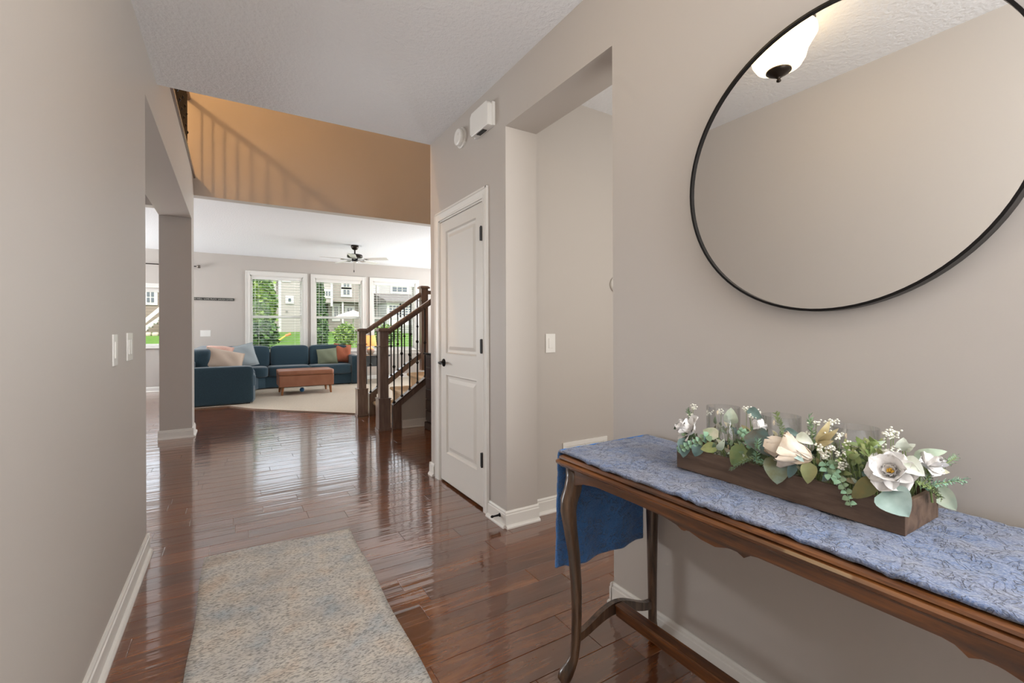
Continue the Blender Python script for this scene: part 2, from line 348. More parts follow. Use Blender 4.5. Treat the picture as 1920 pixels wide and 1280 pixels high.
cp = Vector((0, 0, 1.19))
def vis(x, y):
    d = x * Fv.x + y * Fv.y; r = x * Rv.x + y * Rv.y
    if d < .3: return 0
    u = 960 + 855 * r / d; v = 620 + 855 * 1.19 / d
    if not (-30 < u < 1950 and v < 1330): return 0
    # walls that hide the floor
    if y < 3.15 and x < XL - .1: return 0
    if x > XR + .05 and y < 3.6 and not (1.4 < y < 2.5 and x < 2.6): return 0
    if x < XL: # through the left opening
        pass
    if y > 3.2 and u < 268: return 0
    if y > 3.6 and u > 812: return 0
    if y > 6.7 and x > -.3: return 0
    return 1 / (d * d)
while y < 11.5:
    x = -5.0 - prnd.random()
    while x < 6.2:
        L_ = prnd.choice(LENS); sc = max(vis(x + L_ * f, y + PW / 2) for f in (0, .5, 1)) * L_
        cand.append((sc, x, y, L_)); x += L_
    y += PW
cand.sort(key=lambda a: -a[0])
for k, (sc, x, y, L_) in enumerate(cand):
    if k < 300:
        inst('plank', PM[L_], fl, (x, y, 0))
    else:
        p = plank_mesh(L_); n = len(rest.v)
        rest.add([(a[0] + x, a[1] + y, a[2]) for a in p.v], p.f)
        tones += [prnd.random()] * len(p.v)
ro = rest.build('far_planks', M['floor'], fl); ro['kind'] = 'stuff'
a_ = ro.data.attributes.new('tone', 'FLOAT', 'POINT'); a_.data.foreach_set('value', tones)

# carpet of the living room with its diagonal front edge
cpoly = [(-.55, 11.39), (-.55, 8.5), (-.06, 8.46), (.25, 7.97), (.82, 7.39), (1.5, 6.72), (6.1, 6.72), (6.1, 11.39)]
struct('floor_carpet', MB().prism([(x, y, .0) for x, y in cpoly], (0, 0, .014)), M['carpet'], bevel=.006)
struct('trim_carpet_edge', MB().tube([(x, y, .012) for x, y in cpoly[1:6]], .006, 6), mat('carpet_binding', rgb(120, 84, 60), .8))

W = M['wall']
struct('wall_left', MB().box(-.70, XL, -1.4, 3.13, 0, 3.0), W)
struct('wall_left_header', MB().box(-.70, XL, 3.13, 6.30, 2.475, 3.03).box(-.70, XL, 6.30, 6.66, 2.475, 3.03), W)
struct('wall_left_column', MB().box(-.70, XL, 6.30, 6.655, 0, 2.475), W)
struct('wall_right_near', MB().box(XR, 1.63, -1.4, 1.46, 0, 2.74), W)
struct('wall_right_header', MB().box(XR, 1.63, 1.46, 2.37, 2.425, 2.74), W)
# wall with the closet door: opening Y 2.655..3.41, z 0..2.06
struct('wall_right_far', MB().box(XR, 1.63, 2.37, 2.655, 0, 2.74).box(XR, 1.63, 3.41, 3.60, 0, 2.74).box(XR, 1.63, 2.655, 3.41, 2.06, 2.74).box(1.53, 1.63, 2.655, 3.41, 0, 2.06), W)
struct('wall_corridor', MB().box(1.63, 4.0, 2.43, 2.55, 0, 2.74), W)
struct('wall_corridor_near', MB().box(1.63, 4.0, -.1, 0, 0, 2.74).box(4.0, 4.1, -.1, 3.6, 0, 2.74), W)
struct('ceiling_hall', MB().box(-.70, 6.2, -1.4, 3.60, 2.74, 3.05), M['ceil'])
struct('ceiling_dining', MB().box(-5.0, -.70, -1.4, 11.4, 2.95, 3.05), M['ceil'])
struct('ceiling_living', MB().box(-.70, 6.2, 6.80, 11.4, 2.83, 3.05).box(-5., -.70, 6.80, 11.4, 2.83, 2.95), M['ceil'])
struct('wall_stair_upper', MB().box(-.70, 6.2, 6.66, 6.80, 2.83, 5.5).box(-5., -.70, 6.66, 6.80, 3.05, 5.5).box(-5., -.70, 6.66, 6.80, 2.65, 2.95), W)
struct('wall_upstairs_back', MB().box(-5., 6.2, 3.50, 3.60, 3.05, 5.5), W)
struct('wall_stairwell_right', MB().box(3.8, 3.9, 3.60, 6.66, 0, 5.5), W)
struct('ceiling_upstairs', MB().box(-5.1, 6.3, -1.5, 11.6, 5.5, 5.6), M['ceil'])
struct('wall_outer_left', MB().box(-5.1, -5.0, -1.5, 11.6, -.2, 5.5), W)
struct('wall_outer_right', MB().box(6.2, 6.3, -1.5, 11.6, -.2, 5.5), W)
struct('wall_front', MB().box(-5.0, 6.2, -1.5, -1.4, -.2, 5.5), W)
struct('wall_upstairs_landing', MB().box(-4., -3.9, 3.6, 6.66, 3.05, 5.5), W)
# far wall with openings
YB = 11.4
holes = [(-2.45, -.98, .90, 2.06), (.305, 1.36, .72, 2.42), (1.605, 2.68, .72, 2.42), (2.94, 4.03, .72, 2.42)]
fw = MB(); xs = -5.0
for x0, x1, z0, z1 in holes:
    fw.box(xs, x0, YB, YB + .16, -.2, 5.5); fw.box(x0, x1, YB, YB + .16, -.2, z0); fw.box(x0, x1, YB, YB + .16, z1, 5.5); xs = x1
fw.box(xs, 6.2, YB, YB + .16, -.2, 5.5)
struct('wall_back', fw, W)

# baseboards with a shoe moulding
def baseboard(name, pts, h=.10, t=.014):
    """pts: open polyline on the floor, board on the left-hand normal side given by order"""
    mb = MB()
    for (a, b) in zip(pts[:-1], pts[1:]):
        a = Vector((a[0], a[1], 0)); b = Vector((b[0], b[1], 0)); d = (b - a).normalized(); n = Vector((-d.y, d.x, 0))
        ex = d * .014
        prof = [(0, 0), (t + .016, 0), (t + .016, .008), (t + .010, .016), (t, .02), (t, h - .022), (t - .004, h - .018), (t - .004, h - .008), (t - .009, h), (0, h)]
        P = [a - ex + n * q + Vector((0, 0, z)) for q, z in prof]
        mb.prism(P, (b - a) + ex * 2)
    return struct(name, mb, M['trim'])
baseboard('baseboard_left', [(XL, 3.13), (XL, -1.4)][::-1][::-1] if False else [(XL, 3.115), (XL, -1.4)])
baseboard('baseboard_left_end', [(-.70, 3.13), (XL, 3.13)])
baseboard('baseboard_column', [(-.70, 6.30), (XL, 6.30)][::-1])
baseboard('baseboard_column_side', [(XL, 6.64), (XL, 6.31)])
baseboard('baseboard_right_near', [(XR, -1.4), (XR, 1.45)])
baseboard('baseboard_right_near_end', [(XR, 1.46), (1.63, 1.46)])
baseboard('baseboard_right_jamb', [(1.62, 2.37), (XR, 2.37)])
baseboard('baseboard_right_far', [(XR, 2.38), (XR, 2.575)])
baseboard('baseboard_right_end', [(XR, 3.53), (XR, 3.59)])
baseboard('baseboard_right_end_return', [(XR, 3.60), (1.63, 3.60)])
baseboard('baseboard_corridor', [(3.9, 2.43), (1.645, 2.43)])
baseboard('baseboard_back_wall', [(6.1, YB), (-4.9, YB)])

# ------------------------------------------------------------------ windows of the far wall
def window(i, x0, x1, z0, z1, cz0, cz1, cx0, cx1, blinds=True, mid=1.51):
    wn = thing('window_%d' % i, None, None, ((x0 + x1) / 2, YB, z0), kind='structure')
    T = M['trim']; yb = YB
    c = MB()      # casing with a raised outer bead
    cw = x0 - cx0
    for (a, b, p, q) in ((cx0, x0, cz0, cz1), (x1, cx1, cz0, cz1), (x0, x1, z1, cz1)):
        c.box(a, b, yb - .018, yb, p, q)
    c.box(cx0, cx1, yb - .026, yb - .018, cz1 - .02, cz1); c.box(cx0, cx0 + .018, yb - .026, yb - .018, cz0, cz1 - .02); c.box(cx1 - .018, cx1, yb - .026, yb - .018, cz0, cz1 - .02)
    c.build('casing', T, wn, bevel=.003)
    MB().box(cx0 - .02, cx1 + .02, yb - .05, yb + .05, z0 - .03, z0).build('sill', T, wn, bevel=.005)
    MB().box(cx0, cx1, yb - .016, yb, z0 - .11, z0 - .03).build('apron', T, wn, bevel=.003)
    j = MB(); d0, d1 = yb, yb + .14; f = .035
    j.box(x0, x0 + .02, d0, d1, z0, z1).box(x1 - .02, x1, d0, d1, z0, z1).box(x0, x1, d0, d1, z1 - .02, z1).box(x0, x1, d0, d1, z0, z0 + .02)
    j.build('jamb', T, wn)
    y1 = yb + .085
    for nm, a, b, yy in (('lower_sash', z0 + .02, mid + .02, y1), ('upper_sash', mid - .02, z1 - .02, y1 + .03)):
        s = MB(); X0, X1 = x0 + .02, x1 - .02
        s.box(X0, X0 + f, yy, yy + .028, a, b).box(X1 - f, X1, yy, yy + .028, a, b).box(X0 + f, X1 - f, yy, yy + .028, a, a + f + .01).box(X0 + f, X1 - f, yy, yy + .028, b - f, b)
        so = s.build(nm, T, wn, bevel=.003)
        MB().box(X0 + f, X1 - f, yy + .012, yy + .016, a + f + .01, b - f).build('pane', M['pane'], so)
    if blinds:
        bl = thing('window_blind', blinds, 'blind', ((x0 + x1) / 2, yb + .04, z0), group=None)
        BX0, BX1 = x0 + .028, x1 - .028
        MB().box(BX0, BX1, yb + .012, yb + .066, z1 - .09, z1 - .021).build('headrail', M['white'], bl, bevel=.004)
        MB().box(BX0, BX1, yb + .018, yb + .062, z0 + .022, z0 + .037).build('bottom_rail', M['white'], bl, bevel=.003)
        w2 = (BX1 - BX0) / 2
        sl = MB().grid(lambda u, v: (-w2 + 2 * w2 * u, (v - .5) * .046, .003 * math.sin(math.pi * v)), 1, 4)
        me = sl.mesh('slat', smooth=True); me.materials.append(M['slat'])
        z = z1 - .115; 
        while z > z0 + .05:
            so = inst('slat', me, bl, ((x0 + x1) / 2, yb + .04, z), (R(-7), 0, 0)); z -= .0585
        cds = MB()
        for fx in (.14, .86):
            X = BX0 + (BX1 - BX0) * fx
            for yy in (yb + .018, yb + .062): cds.tube([(X, yy, z0 + .03), (X, yy, z1 - .09)], .0011, 4)
        cds.build('ladder_cord', M['white'], bl)
        MB().tube([(BX0 + .07, yb + .008, z1 - .09), (BX0 + .068, yb + .006, z0 + .75)], .004, 6).build('tilt_wand', M['white'], bl)
    return wn
M['slat'] = mat('blind_slat', rgb(240, 240, 238), .5)
window(1, .305, 1.36, .72, 2.42, .69, 2.51, .22, 1.445, 'white slatted blind in the leftmost of the three living room windows')
window(2, 1.605, 2.68, .72, 2.42, .69, 2.51, 1.52, 2.765, 'white slatted blind in the middle one of the three living room windows')
window(3, 2.94, 4.03, .72, 2.42, .69, 2.51, 2.855, 4.115, 'white slatted blind in the right window behind the stair railing')
window(4, -2.45, -.98, .90, 2.06, .87, 2.15, -2.54, -.89, None, mid=5)  if False else None
# dining side window, one fixed light
w4 = thing('window_4', None, None, (-1.7, YB, .9), kind='structure')
c = MB(); c.box(-2.54, -2.45, YB - .02, YB, .87, 2.15).box(-.98, -.89, YB - .02, YB, .87, 2.15).box(-2.45, -.98, YB - .02, YB, 2.06, 2.15); c.build('casing', M['trim'], w4, bevel=.003)
MB().box(-2.56, -.87, YB - .05, YB + .06, .86, .90).build('sill', M['trim'], w4, bevel=.005)
c = MB(); c.box(-2.45, -2.40, YB + .05, YB + .1, .9, 2.06).box(-1.03, -.98, YB + .05, YB + .1, .9, 2.06).box(-2.40, -1.03, YB + .05, YB + .1, 1.98, 2.06).box(-2.40, -1.03, YB + .05, YB + .1, .9, .95)
c.build('sash', M['trim'], w4, bevel=.003)
MB().box(-2.40, -1.03, YB + .07, YB + .075, .95, 1.98).build('pane', M['pane'], w4)
cr_ = thing('curtain_rod', 'thin dark metal curtain rod on the far wall left of the windows', 'curtain rod', (-.6, YB - .07, 2.52))
MB().tube([(-2.7, YB - .07, 2.525), (-.64, YB - .07, 2.525)], .010, 8).build('rod', M['bronze'], cr_)
MB().lathe([(.0, -.03), (.016, -.026), (.02, -.012), (.03, 0), (.034, .02), (.026, .042), (0, .05)], (-.62, YB - .07, 2.525), 12, 'x').build('finial', mat('pewter', rgb(120, 112, 104), .35, metal=.8), cr_, smooth=True)
MB().box(-.75, -.73, YB - .08, YB, 2.505, 2.515).box(-.755, -.725, YB - .01, YB, 2.47, 2.55).build('bracket', M['bronze'], cr_)

# ------------------------------------------------------------------ closet door
def panel_face(mb, x, y0, y1, z0, z1, holes):
    """a slab face at x (facing -X) with rectangular holes bridged by sloped mouldings into raised panels"""
    ys = sorted({y0, y1} | {h[0] for h in holes} | {h[1] for h in holes}); zs = sorted({z0, z1} | {h[2] for h in holes} | {h[3] for h in holes})
    for a, b in zip(ys[:-1], ys[1:]):
        for c, d in zip(zs[:-1], zs[1:]):
            if any(h[0] <= a and b <= h[1] and h[2] <= c and d <= h[3] for h in holes): continue
            mb.add([(x, a, c), (x, b, c), (x, b, d), (x, a, d)], [(0, 1, 2, 3)])
def raised_panel(x, h):
    y0, y1, z0, z1 = h; mb = MB(); rings = [(0, 0), (.006, -.001), (.016, .010), (.024, .011), (.034, .011), (.060, .003), (.066, .003)]
    vs = []
    for inset, dp in rings: vs += [(x + dp, y0 + inset, z0 + inset), (x + dp, y1 - inset, z0 + inset), (x + dp, y1 - inset, z1 - inset), (x + dp, y0 + inset, z1 - inset)]
    fs = [(4 * i + k, 4 * i + (k + 1) % 4, 4 * (i + 1) + (k + 1) % 4, 4 * (i + 1) + k) for i in range(len(rings) - 1) for k in range(4)]
    n = 4 * (len(rings) - 1); fs.append((n, n + 1, n + 2, n + 3)); mb.add(vs, fs); return mb
d1 = thing('door_1', None, None, (XR, 3.03, 0), kind='structure')
sl = MB(); DY0, DY1, DX = 2.668, 3.398, XR + .004
ph = [(2.768, 3.298, 1.01, 1.965), (2.768, 3.298, .235, .855)]
panel_face(sl, DX, DY0, DY1, .018, 2.045, ph)
sl.add([(DX, DY0, .018), (DX + .035, DY0, .018), (DX + .035, DY0, 2.045), (DX, DY0, 2.045), (DX, DY1, .018), (DX + .035, DY1, .018), (DX + .035, DY1, 2.045), (DX, DY1, 2.045)], [(0, 1, 2, 3), (4, 5, 6, 7), (3, 2, 6, 7), (0, 1, 5, 4), (1, 2, 6, 5)])
sl.build('door_slab', M['door'], d1)
for h in ph: raised_panel(DX, h).build('panel', M['door'], d1)
MB().box(XR - .002, 1.52, 2.655, 2.666, 0, 2.06).box(XR - .002, 1.52, 3.40, 3.411, 0, 2.06).box(XR - .002, 1.52, 2.655, 3.411, 2.048, 2.06).build('jamb', M['trim'], d1)
for a, b, c_, d_ in ((2.590, 2.656, 0, 2.06), (3.408, 3.51, 0, 2.06)):
    pass
cas = MB()
def casing_leg(y0, y1, outer_low):
    # stepped colonial profile, thick at the outer edge
    steps = [(0, .018), (.012, .018), (.016, .014), (.03, .0125), (.05, .010), (.054, .012), (.066, .011)]
    s = 1 if outer_low else -1; o = y0 if outer_low else y1
    pts = [(XR, o)] + [(XR - t, o + s * q) for q, t in steps] + [(XR, o + s * .066)]
    return pts
for flag, o_, i_ in ((True, 2.590, 2.656), (False, 3.476, 3.41)):
    P = casing_leg(o_, o_, flag)
    cas.prism([(x, y, 0) for x, y in P], (0, 0, 2.06 + .066))
steps = [(0, .018), (.012, .018), (.016, .014), (.03, .0125), (.05, .010), (.054, .012), (.066, .011)]
P = [(XR, 2.126)] + [(XR - t, 2.126 - q) for q, t in steps] + [(XR, 2.06)]
cas.prism([(x, 2.5905, z) for x, z in P], (0, .885, 0))
cas.build('casing', M['trim'], d1)
for z in (1.83, 1.087, .338):
    hb = MB().box(XR - .016, XR + .004, 2.657, 2.684, z - .045, z + .045).tube([(XR - .016, 2.663, z - .048), (XR - .016, 2.663, z + .048)], .007, 8)
    hb.build('hinge', M['hinge'], d1)
kb = MB().lathe([(.031, 0), (.031, .005), (.026, .010), (.013, .013), (.011, .04), (0, .04)], (0, 0, 0), 20, 'x', Matrix.Rotation(math.pi, 4, 'Z'))
kb.v = [(a[0] + DX, a[1] + 3.335, a[2] + .94) for a in kb.v]
lv = kb.build('handle_rose', M['black'], d1, smooth=True)
MB().tube([(DX - .038, 3.335, .94), (DX - .046, 3.325, .942), (DX - .046, 3.29, .946), (DX - .044, 3.255, .936), (DX - .043, 3.235, .938)], [.010, .009, .0075, .0065, .008], 10).build('lever_handle', M['black'], d1, smooth=True)
MB().lathe([(.012, 0), (.012, .004), (.007, .008), (.0055, .03), (.0055, .045), (.008, .05), (.008, .058), (.004, .064)], (0, 0, 0), 12, 'x', Matrix.Rotation(math.pi, 4, 'Z')).build('door_stop', M['black'], None, smooth=True)
ds = bpy.data.objects['door_stop']; ds.location = (XR - .013, 2.43, .06); tag(ds, 'small dark door stop screwed into the white baseboard beside the closet door', 'door stop')

# ------------------------------------------------------------------ small fittings
def wall_plate(name, label, face, c, wdt, hgt, kind='rocker', gangs=1):
    """face: 'x+' plate on the left wall facing +X, 'y-' plate facing -Y"""
    t = thing(name, label, 'light switch' if 'switch' in name else 'outlet', c)
    def bx(u0, u1, d0, d1, z0, z1):
        if face == 'x+': return (c[0] + d0, c[0] + d1, c[1] + u0, c[1] + u1, c[2] + z0, c[2] + z1)
        return (c[0] + u0, c[0] + u1, c[1] - d1, c[1] - d0, c[2] + z0, c[2] + z1)
    MB().box(*bx(-wdt / 2, wdt / 2, 0, .006, -hgt / 2, hgt / 2)).build('cover_plate', M['white'], t, bevel=.0025, seg=3)
    for g in range(gangs):
        u = (g - (gangs - 1) / 2) * .046
        if kind == 'rocker':
            MB().box(*bx(u - .0165, u + .0165, .004, .009, -.033, .033)).build('rocker', M['white'], t, bevel=.0012)
        else:
            MB().box(*bx(u - .006, u + .006, .004, .016, -.004, .014)).build('toggle', M['white'], t, bevel=.001)
            MB().box(*bx(u - .009, u + .009, .0058, .0066, -.02, .02)).build('toggle_slot', M['trim'], t)
    return t
wall_plate('light_switch', 'white single rocker switch on the left wall, nearer the camera', 'x+', (XL, 2.362, 1.118), .075, .125, gangs=1)
wall_plate('light_switch', 'white double rocker switch plate on the left wall near its far end', 'x+', (XL, 2.66, 1.123), .122, .125, gangs=2)
wall_plate('light_switch', 'white rocker switch on the corridor wall above the vent', 'y-', (1.777, 2.43, 1.106), .078, .124)
wall_plate('switch_plate', 'white wide switch plate on the far wall under the black sign', 'y-', (-.50, YB, 1.153), .18, .13, gangs=3)

sm = thing('smoke_detector', 'round white smoke detector high on the right wall above the door', 'smoke detector', (XR, 2.975, 2.57))
MB().lathe([(.0, 0), (.072, 0), (.072, .012), (.064, .014), (0, .014)], (XR, 2.975, 2.57), 32, 'x', Matrix.Rotation(math.pi, 4, 'Z')).build('mounting_base', M['white'], sm, smooth=False)
MB().lathe([(.0, .014), (.058, .014), (.060, .03), (.056, .040), (.045, .044), (.0, .045)], (XR, 2.975, 2.57), 32, 'x', Matrix.Rotation(math.pi, 4, 'Z')).build('detector_cover', M['white'], sm, smooth=False)
MB().lathe([(.0, .044), (.010, .044), (.010, .047), (0, .047)], (XR, 2.955, 2.585), 12, 'x', Matrix.Rotation(math.pi, 4, 'Z')).build('test_button', M['trim'], sm)
ch = thing('door_chime', 'white boxy door chime beside the round smoke detector', 'door chime', (XR, 2.64, 2.55))
oct_ = []
cy, cz, a, b, k = 2.625, 2.555, .125, .078, .022
for (yy, zz) in ((cy - a, cz - b), (cy + a - k, cz - b), (cy + a, cz - b + k), (cy + a, cz + b - k), (cy + a - k, cz + b), (cy - a + k, cz + b), (cy - a, cz + b - k)): oct_.append((XR - .052, yy, zz))
MB().prism(oct_, (.034, 0, 0)).build('cover', M['white'], ch, bevel=.004)
MB().box(XR - .02, XR, cy - a - .006, cy + a, cz - b, cz + b - .006).build('back_plate', M['white'], ch, bevel=.002)
MB().box(XR - .043, XR - .014, cy - .045, cy + .045, cz - b - .004, cz - b + .002).build('sound_slot', M['black'], ch)

tm = thing('thermostat', 'white round thermostat on the corridor wall at the opening edge', 'thermostat', (2.372, 2.43, 1.52))
MB().lathe([(.0, 0), (.055, 0), (.058, .006), (.056, .02), (.048, .026), (0, .027)], (2.365, 2.43, 1.52), 32, 'y', Matrix.Rotation(math.pi, 4, 'Z')).build('body', M['white'], tm, smooth=True)
MB().lathe([(.0, .026), (.04, .026), (.04, .0285), (0, .0285)], (2.365, 2.43, 1.52), 32, 'y', Matrix.Rotation(math.pi, 4, 'Z')).build('dial_face', M['trim'], tm)

vt = thing('wall_vent', 'white louvered return vent low on the corridor wall behind the table', 'vent', (2.07, 2.43, .3))
VX0, VX1, VZ0, VZ1 = 1.875, 2.27, .225, .437
c = MB().box(VX0, VX1, 2.420, 2.43, VZ1 - .030, VZ1).box(VX0, VX1, 2.420, 2.43, VZ0, VZ0 + .03).box(VX0, VX0 + .032, 2.420, 2.43, VZ0 + .03, VZ1 - .03).box(VX1 - .032, VX1, 2.420, 2.43, VZ0 + .03, VZ1 - .03).box(2.066, 2.08, 2.421, 2.43, VZ0 + .03, VZ1 - .03)
c.build('frame', M['white'], vt, bevel=.002)
MB().box(VX0 + .03, VX1 - .03, 2.4295, 2.43, VZ0 + .03, VZ1 - .03).build('dark_duct', mat('duct_dark', rgb(90, 86, 80), .8), vt)
z = VZ1 - .040
while z > VZ0 + .035:
    for a, b in ((VX0 + .03, 2.067), (2.079, VX1 - .03)):
        MB().prism([(a, 2.4215, z - .004), (a, 2.4215, z + .003), (a, 2.4285, z + .008), (a, 2.4285, z + .001)], (b - a, 0, 0)).build('louver', M['white'], vt)
    z -= .0155

sg = thing('wall_sign', 'long narrow black sign with white lettering on the far wall', 'sign', (-.35, YB, 1.87))
MB().box(-.79, .011, YB - .02, YB, 1.842, 1.895).build('board', mat('sign_black', rgb(46, 44, 42), .7), sg, bevel=.003)
fc = bpy.data.curves.new('lettering', 'FONT'); fc.body = 'LIVE WELL  LOVE MUCH  LAUGH OFTEN'; fc.size = .042; fc.extrude = .001; fc.align_x = 'RIGHT'
fo = bpy.data.objects.new('tmp', fc); COL.objects.link(fo)
dg = bpy.context.evaluated_depsgraph_get(); me = bpy.data.meshes.new_from_object(fo.evaluated_get(dg)); bpy.data.objects.remove(fo)
me.materials.append(mat('sign_letter', rgb(190, 188, 178), .7)); me.name = 'lettering'
lo = inst('lettering', me, sg, (-.008, YB - .0215, 1.854), (R(90), 0, 0)); lo.scale = (.95, 1, 1); lo['kind'] = 'stuff'

# ------------------------------------------------------------------ mirror
MY, MZ, MR, MX = .624, 1.658, .418, XR - .028
mi = thing('round_mirror', 'large round wall mirror with a thin black metal frame above the table', 'mirror', (XR, MY, MZ))
mrot = Matrix.Rotation(math.pi, 4, 'Z')
def ring(rs, c, n=96):
    mb = MB(); vs = []
    for j in range(n):
        a = 2 * math.pi * j / n
        for r, x in rs: vs.append((c[0] + x, c[1] + r * math.cos(a), c[2] + r * math.sin(a)))
    k = len(rs); fs = [(j * k + i, j * k + (i + 1) % k, ((j + 1) % n) * k + (i + 1) % k, ((j + 1) % n) * k + i) for j in range(n) for i in range(k)]
    return mb.add(vs, fs)
ring([(MR - .007, -.008), (MR - .0005, -.008), (MR, -.0072), (MR, .026), (MR - .007, .026)], (MX, MY, MZ)).build('frame', M['black'], mi)
MB().lathe([(0, 0), (MR - .006, 0), (MR - .006, .004), (0, .004)], (MX, MY, MZ), 96, 'x').build('mirror_glass', M['mirror'], mi)
MB().lathe([(0, .005), (MR - .008, .005), (MR - .008, .02), (0, .02)], (MX, MY, MZ), 48, 'x').build('backing', M['black'], mi)

# foyer ceiling light (seen in the mirror)
LX, LY, LZ = .40, 1.262, 2.74
cl = thing('ceiling_light', 'bronze semi-flush ceiling light with a cream glass bowl, seen in the mirror', 'ceiling light', (LX, LY, LZ))
MB().lathe([(0, 0), (.13, 0), (.15, -.010), (.158, -.03), (.145, -.05), (.10, -.055), (0, -.055)], (LX, LY, LZ), 32).build('canopy', M['bronze'], cl, smooth=True)
bowl = mat('alabaster_glass', rgb(250, 238, 208), .35, emis=(rgb(255, 222, 168), 4.8))
MB().lathe([(.02, -.248), (.06, -.243), (.10, -.225), (.118, -.195), (.128, -.155), (.15, -.115), (.168, -.085), (.165, -.065), (.15, -.058), (.14, -.08), (.02, -.18)], (LX, LY, LZ), 40).build('glass_bowl', bowl, cl, smooth=True)
MB().lathe([(0, -.303), (.010, -.298), (.011, -.291), (.006, -.285), (.016, -.276), (.040, -.262), (.058, -.250), (.058, -.243), (.0, -.238)], (LX, LY, LZ), 24).build('finial', M['bronze'], cl, smooth=True)
MB().tube([(LX, LY, LZ - .04), (LX, LY, LZ - .24)], .008, 8).build('stem', M['bronze'], cl)

# ------------------------------------------------------------------ upstairs railing on the left header
ur = thing('upstairs_railing', 'dark iron and wood upstairs railing high at the top left', 'railing', (-.46, 5, 3.03))
MB().box(-.72, -.385, 3.60, 6.655, 3.03, 3.062).build('cap_board', M['newel'], ur, bevel=.004)
MB().tube([(-.46, 3.62, 3.98), (-.46, 6.655, 3.98)], .03, 10).build('handrail', M['newel'], ur)
def baluster_mesh(h, kn):
    mb = MB().box(-.007, .007, -.007, .007, 0, h)
    mb.lathe([(.018, 0), (.018, .012), (.012, .022), (.008, .03)], (0, 0, 0), 8)
    for z in kn: mb.lathe([(.008, z - .022), (.016, z - .010), (.020, z), (.016, z + .010), (.008, z + .022)], (0, 0, 0), 8)
    me = mb.mesh('baluster'); me.materials.append(M['iron']); return me
bu = [baluster_mesh(.90, (.45,)), baluster_mesh(.90, (.28, .62))]
yy = 6.5; k = 0
while yy > 3.7:
    inst('baluster', bu[k % 2], ur, (-.46, yy, 3.062)); yy -= .11; k += 1

# ------------------------------------------------------------------ staircase
SX0 = 1.66; RISE, RUN = .19, .255; SY0, SY1 = 5.44, 6.655
st = thing('staircase', 'carpeted stair flight with dark newel posts, sloped handrails and iron balusters', 'staircase', (1.6, 6.05, 0))
for k in range(4):
    x0 = SX0 + .05 + RUN * k; z1 = RISE * (k + 1); x1 = x0 + RUN if k < 3 else 3.79
    prof = [(x0 + .02, RISE * k), (x0 + .01, z1 - .06), (x0 - .018, z1 - .045), (x0 - .03, z1 - .022), (x0 - .018, z1 - .004), (x0 + .01, z1), (x1 + .03 if k < 3 else x1, z1), (x1 + .03 if k < 3 else x1, RISE * k)]
    MB().prism([(x, SY0 + .08, z) for x, z in prof], (0, SY1 - SY0 - .13, 0)).build('carpeted_step' if k < 3 else 'landing', M['stepc'], st, bevel=.006)
SL = .745
def skz(x): return .315 + SL * (x - SX0)
for ya, yb_ in ((SY0, SY0 + .09), (SY1 - .09, SY1 - .003)):
    # stringer board with a flat cap
    xe = 2.62 if ya == SY0 else 2.42
    MB().prism([(SX0 - .02, ya + .012, 0), (SX0 - .02, ya + .012, skz(SX0 - .02) - .022), (xe, ya + .012, skz(xe) - .022), (xe, ya + .012, skz(xe) - .095), (SX0 + .085, ya + .012, skz(SX0 + .085) - .095), (SX0 + .085, ya + .012, 0)], (0, yb_ - ya - .024, 0)).build('stringer', M['newel'], st)
    MB().prism([(SX0 - .02, ya, skz(SX0 - .02) - .022), (SX0 - .02, ya, skz(SX0 - .02)), (xe, ya, skz(xe)), (xe, ya, skz(xe) - .022)], (0, yb_ - ya, 0)).build('stringer_cap', M['capgloss'], st, bevel=.003)
# drywall under the front stringer
MB().prism([(SX0 + .08, SY0 + .02, 0), (SX0 + .08, SY0 + .02, skz(SX0 + .08) - .085), (2.62, SY0 + .02, skz(2.62) - .085), (3.79, SY0 + .02, skz(2.62) - .085), (3.79, SY0 + .02, 0)], (0, .055, 0)).build('knee_wall', mat('knee_wall_paint', PAINT, .75, spec=.25), st)
MB().box(SX0 + .09, 3.79, SY0 + .004, SY0 + .02, .0, .10).box(SX0 + .09, 3.79, SY0 - .012, SY0 + .004, 0, .016).build('knee_wall_baseboard', M['trim'], st, bevel=.003)
def newel(x, y, z0, zt, base=.375):
    n = MB()
    n.box(x - .052, x + .052, y - .052, y + .052, z0, zt - .04)
    nb = n.build('newel_post', M['newel'], st, bevel=.003)
    b = MB()
    if base:
        b.box(x - .072, x + .072, y - .072, y + .072, z0, z0 + base).box(x - .078, x + .078, y - .078, y + .078, z0 + base, z0 + base + .012).box(x - .08, x + .08, y - .08, y + .08, z0, z0 + .03)
        b.build('post_base', M['newel'], nb, bevel=.004)
    zc = zt - .225
    MB().box(x - .066, x + .066, y - .066, y + .066, zc, zc + .012).build('collar', M['newel'], nb, bevel=.004)
    MB().prism([(x + a * .058, y + b_ * .058, zt - .045) for a, b_ in ((-1, -1), (1, -1), (1, 1), (-1, 1))], (0, 0, .01)).box(x - .075, x + .075, y - .075, y + .075, zt - .038, zt - .012).box(x - .06, x + .06, y - .06, y + .06, zt - .012, zt).build('post_cap', M['newel'], nb, bevel=.008)
NX = 1.537
newel(NX, 5.505, 0, 1.225); newel(NX, 6.585, 0, 1.225); newel(2.455, 6.585, .60, 1.865, 0)
def rail(y, x0, z0, x1, z1):
    d = Vector((x1 - x0, 0, z1 - z0)); L = d.length
    prof = [(-.022, -.032), (.022, -.032), (.028, -.012), (.032, .004), (.028, .022), (.016, .032), (-.016, .032), (-.028, .022), (-.032, .004), (-.028, -.012)]
    n = Vector((-d.z, 0, d.x)).normalized()
    P = [Vector((x0, y, z0)) + Vector((0, a, 0)) + n * b for a, b in prof]
    return MB().prism(P, d).build('handrail', M['newel'], st, bevel=.002)
RS = .69
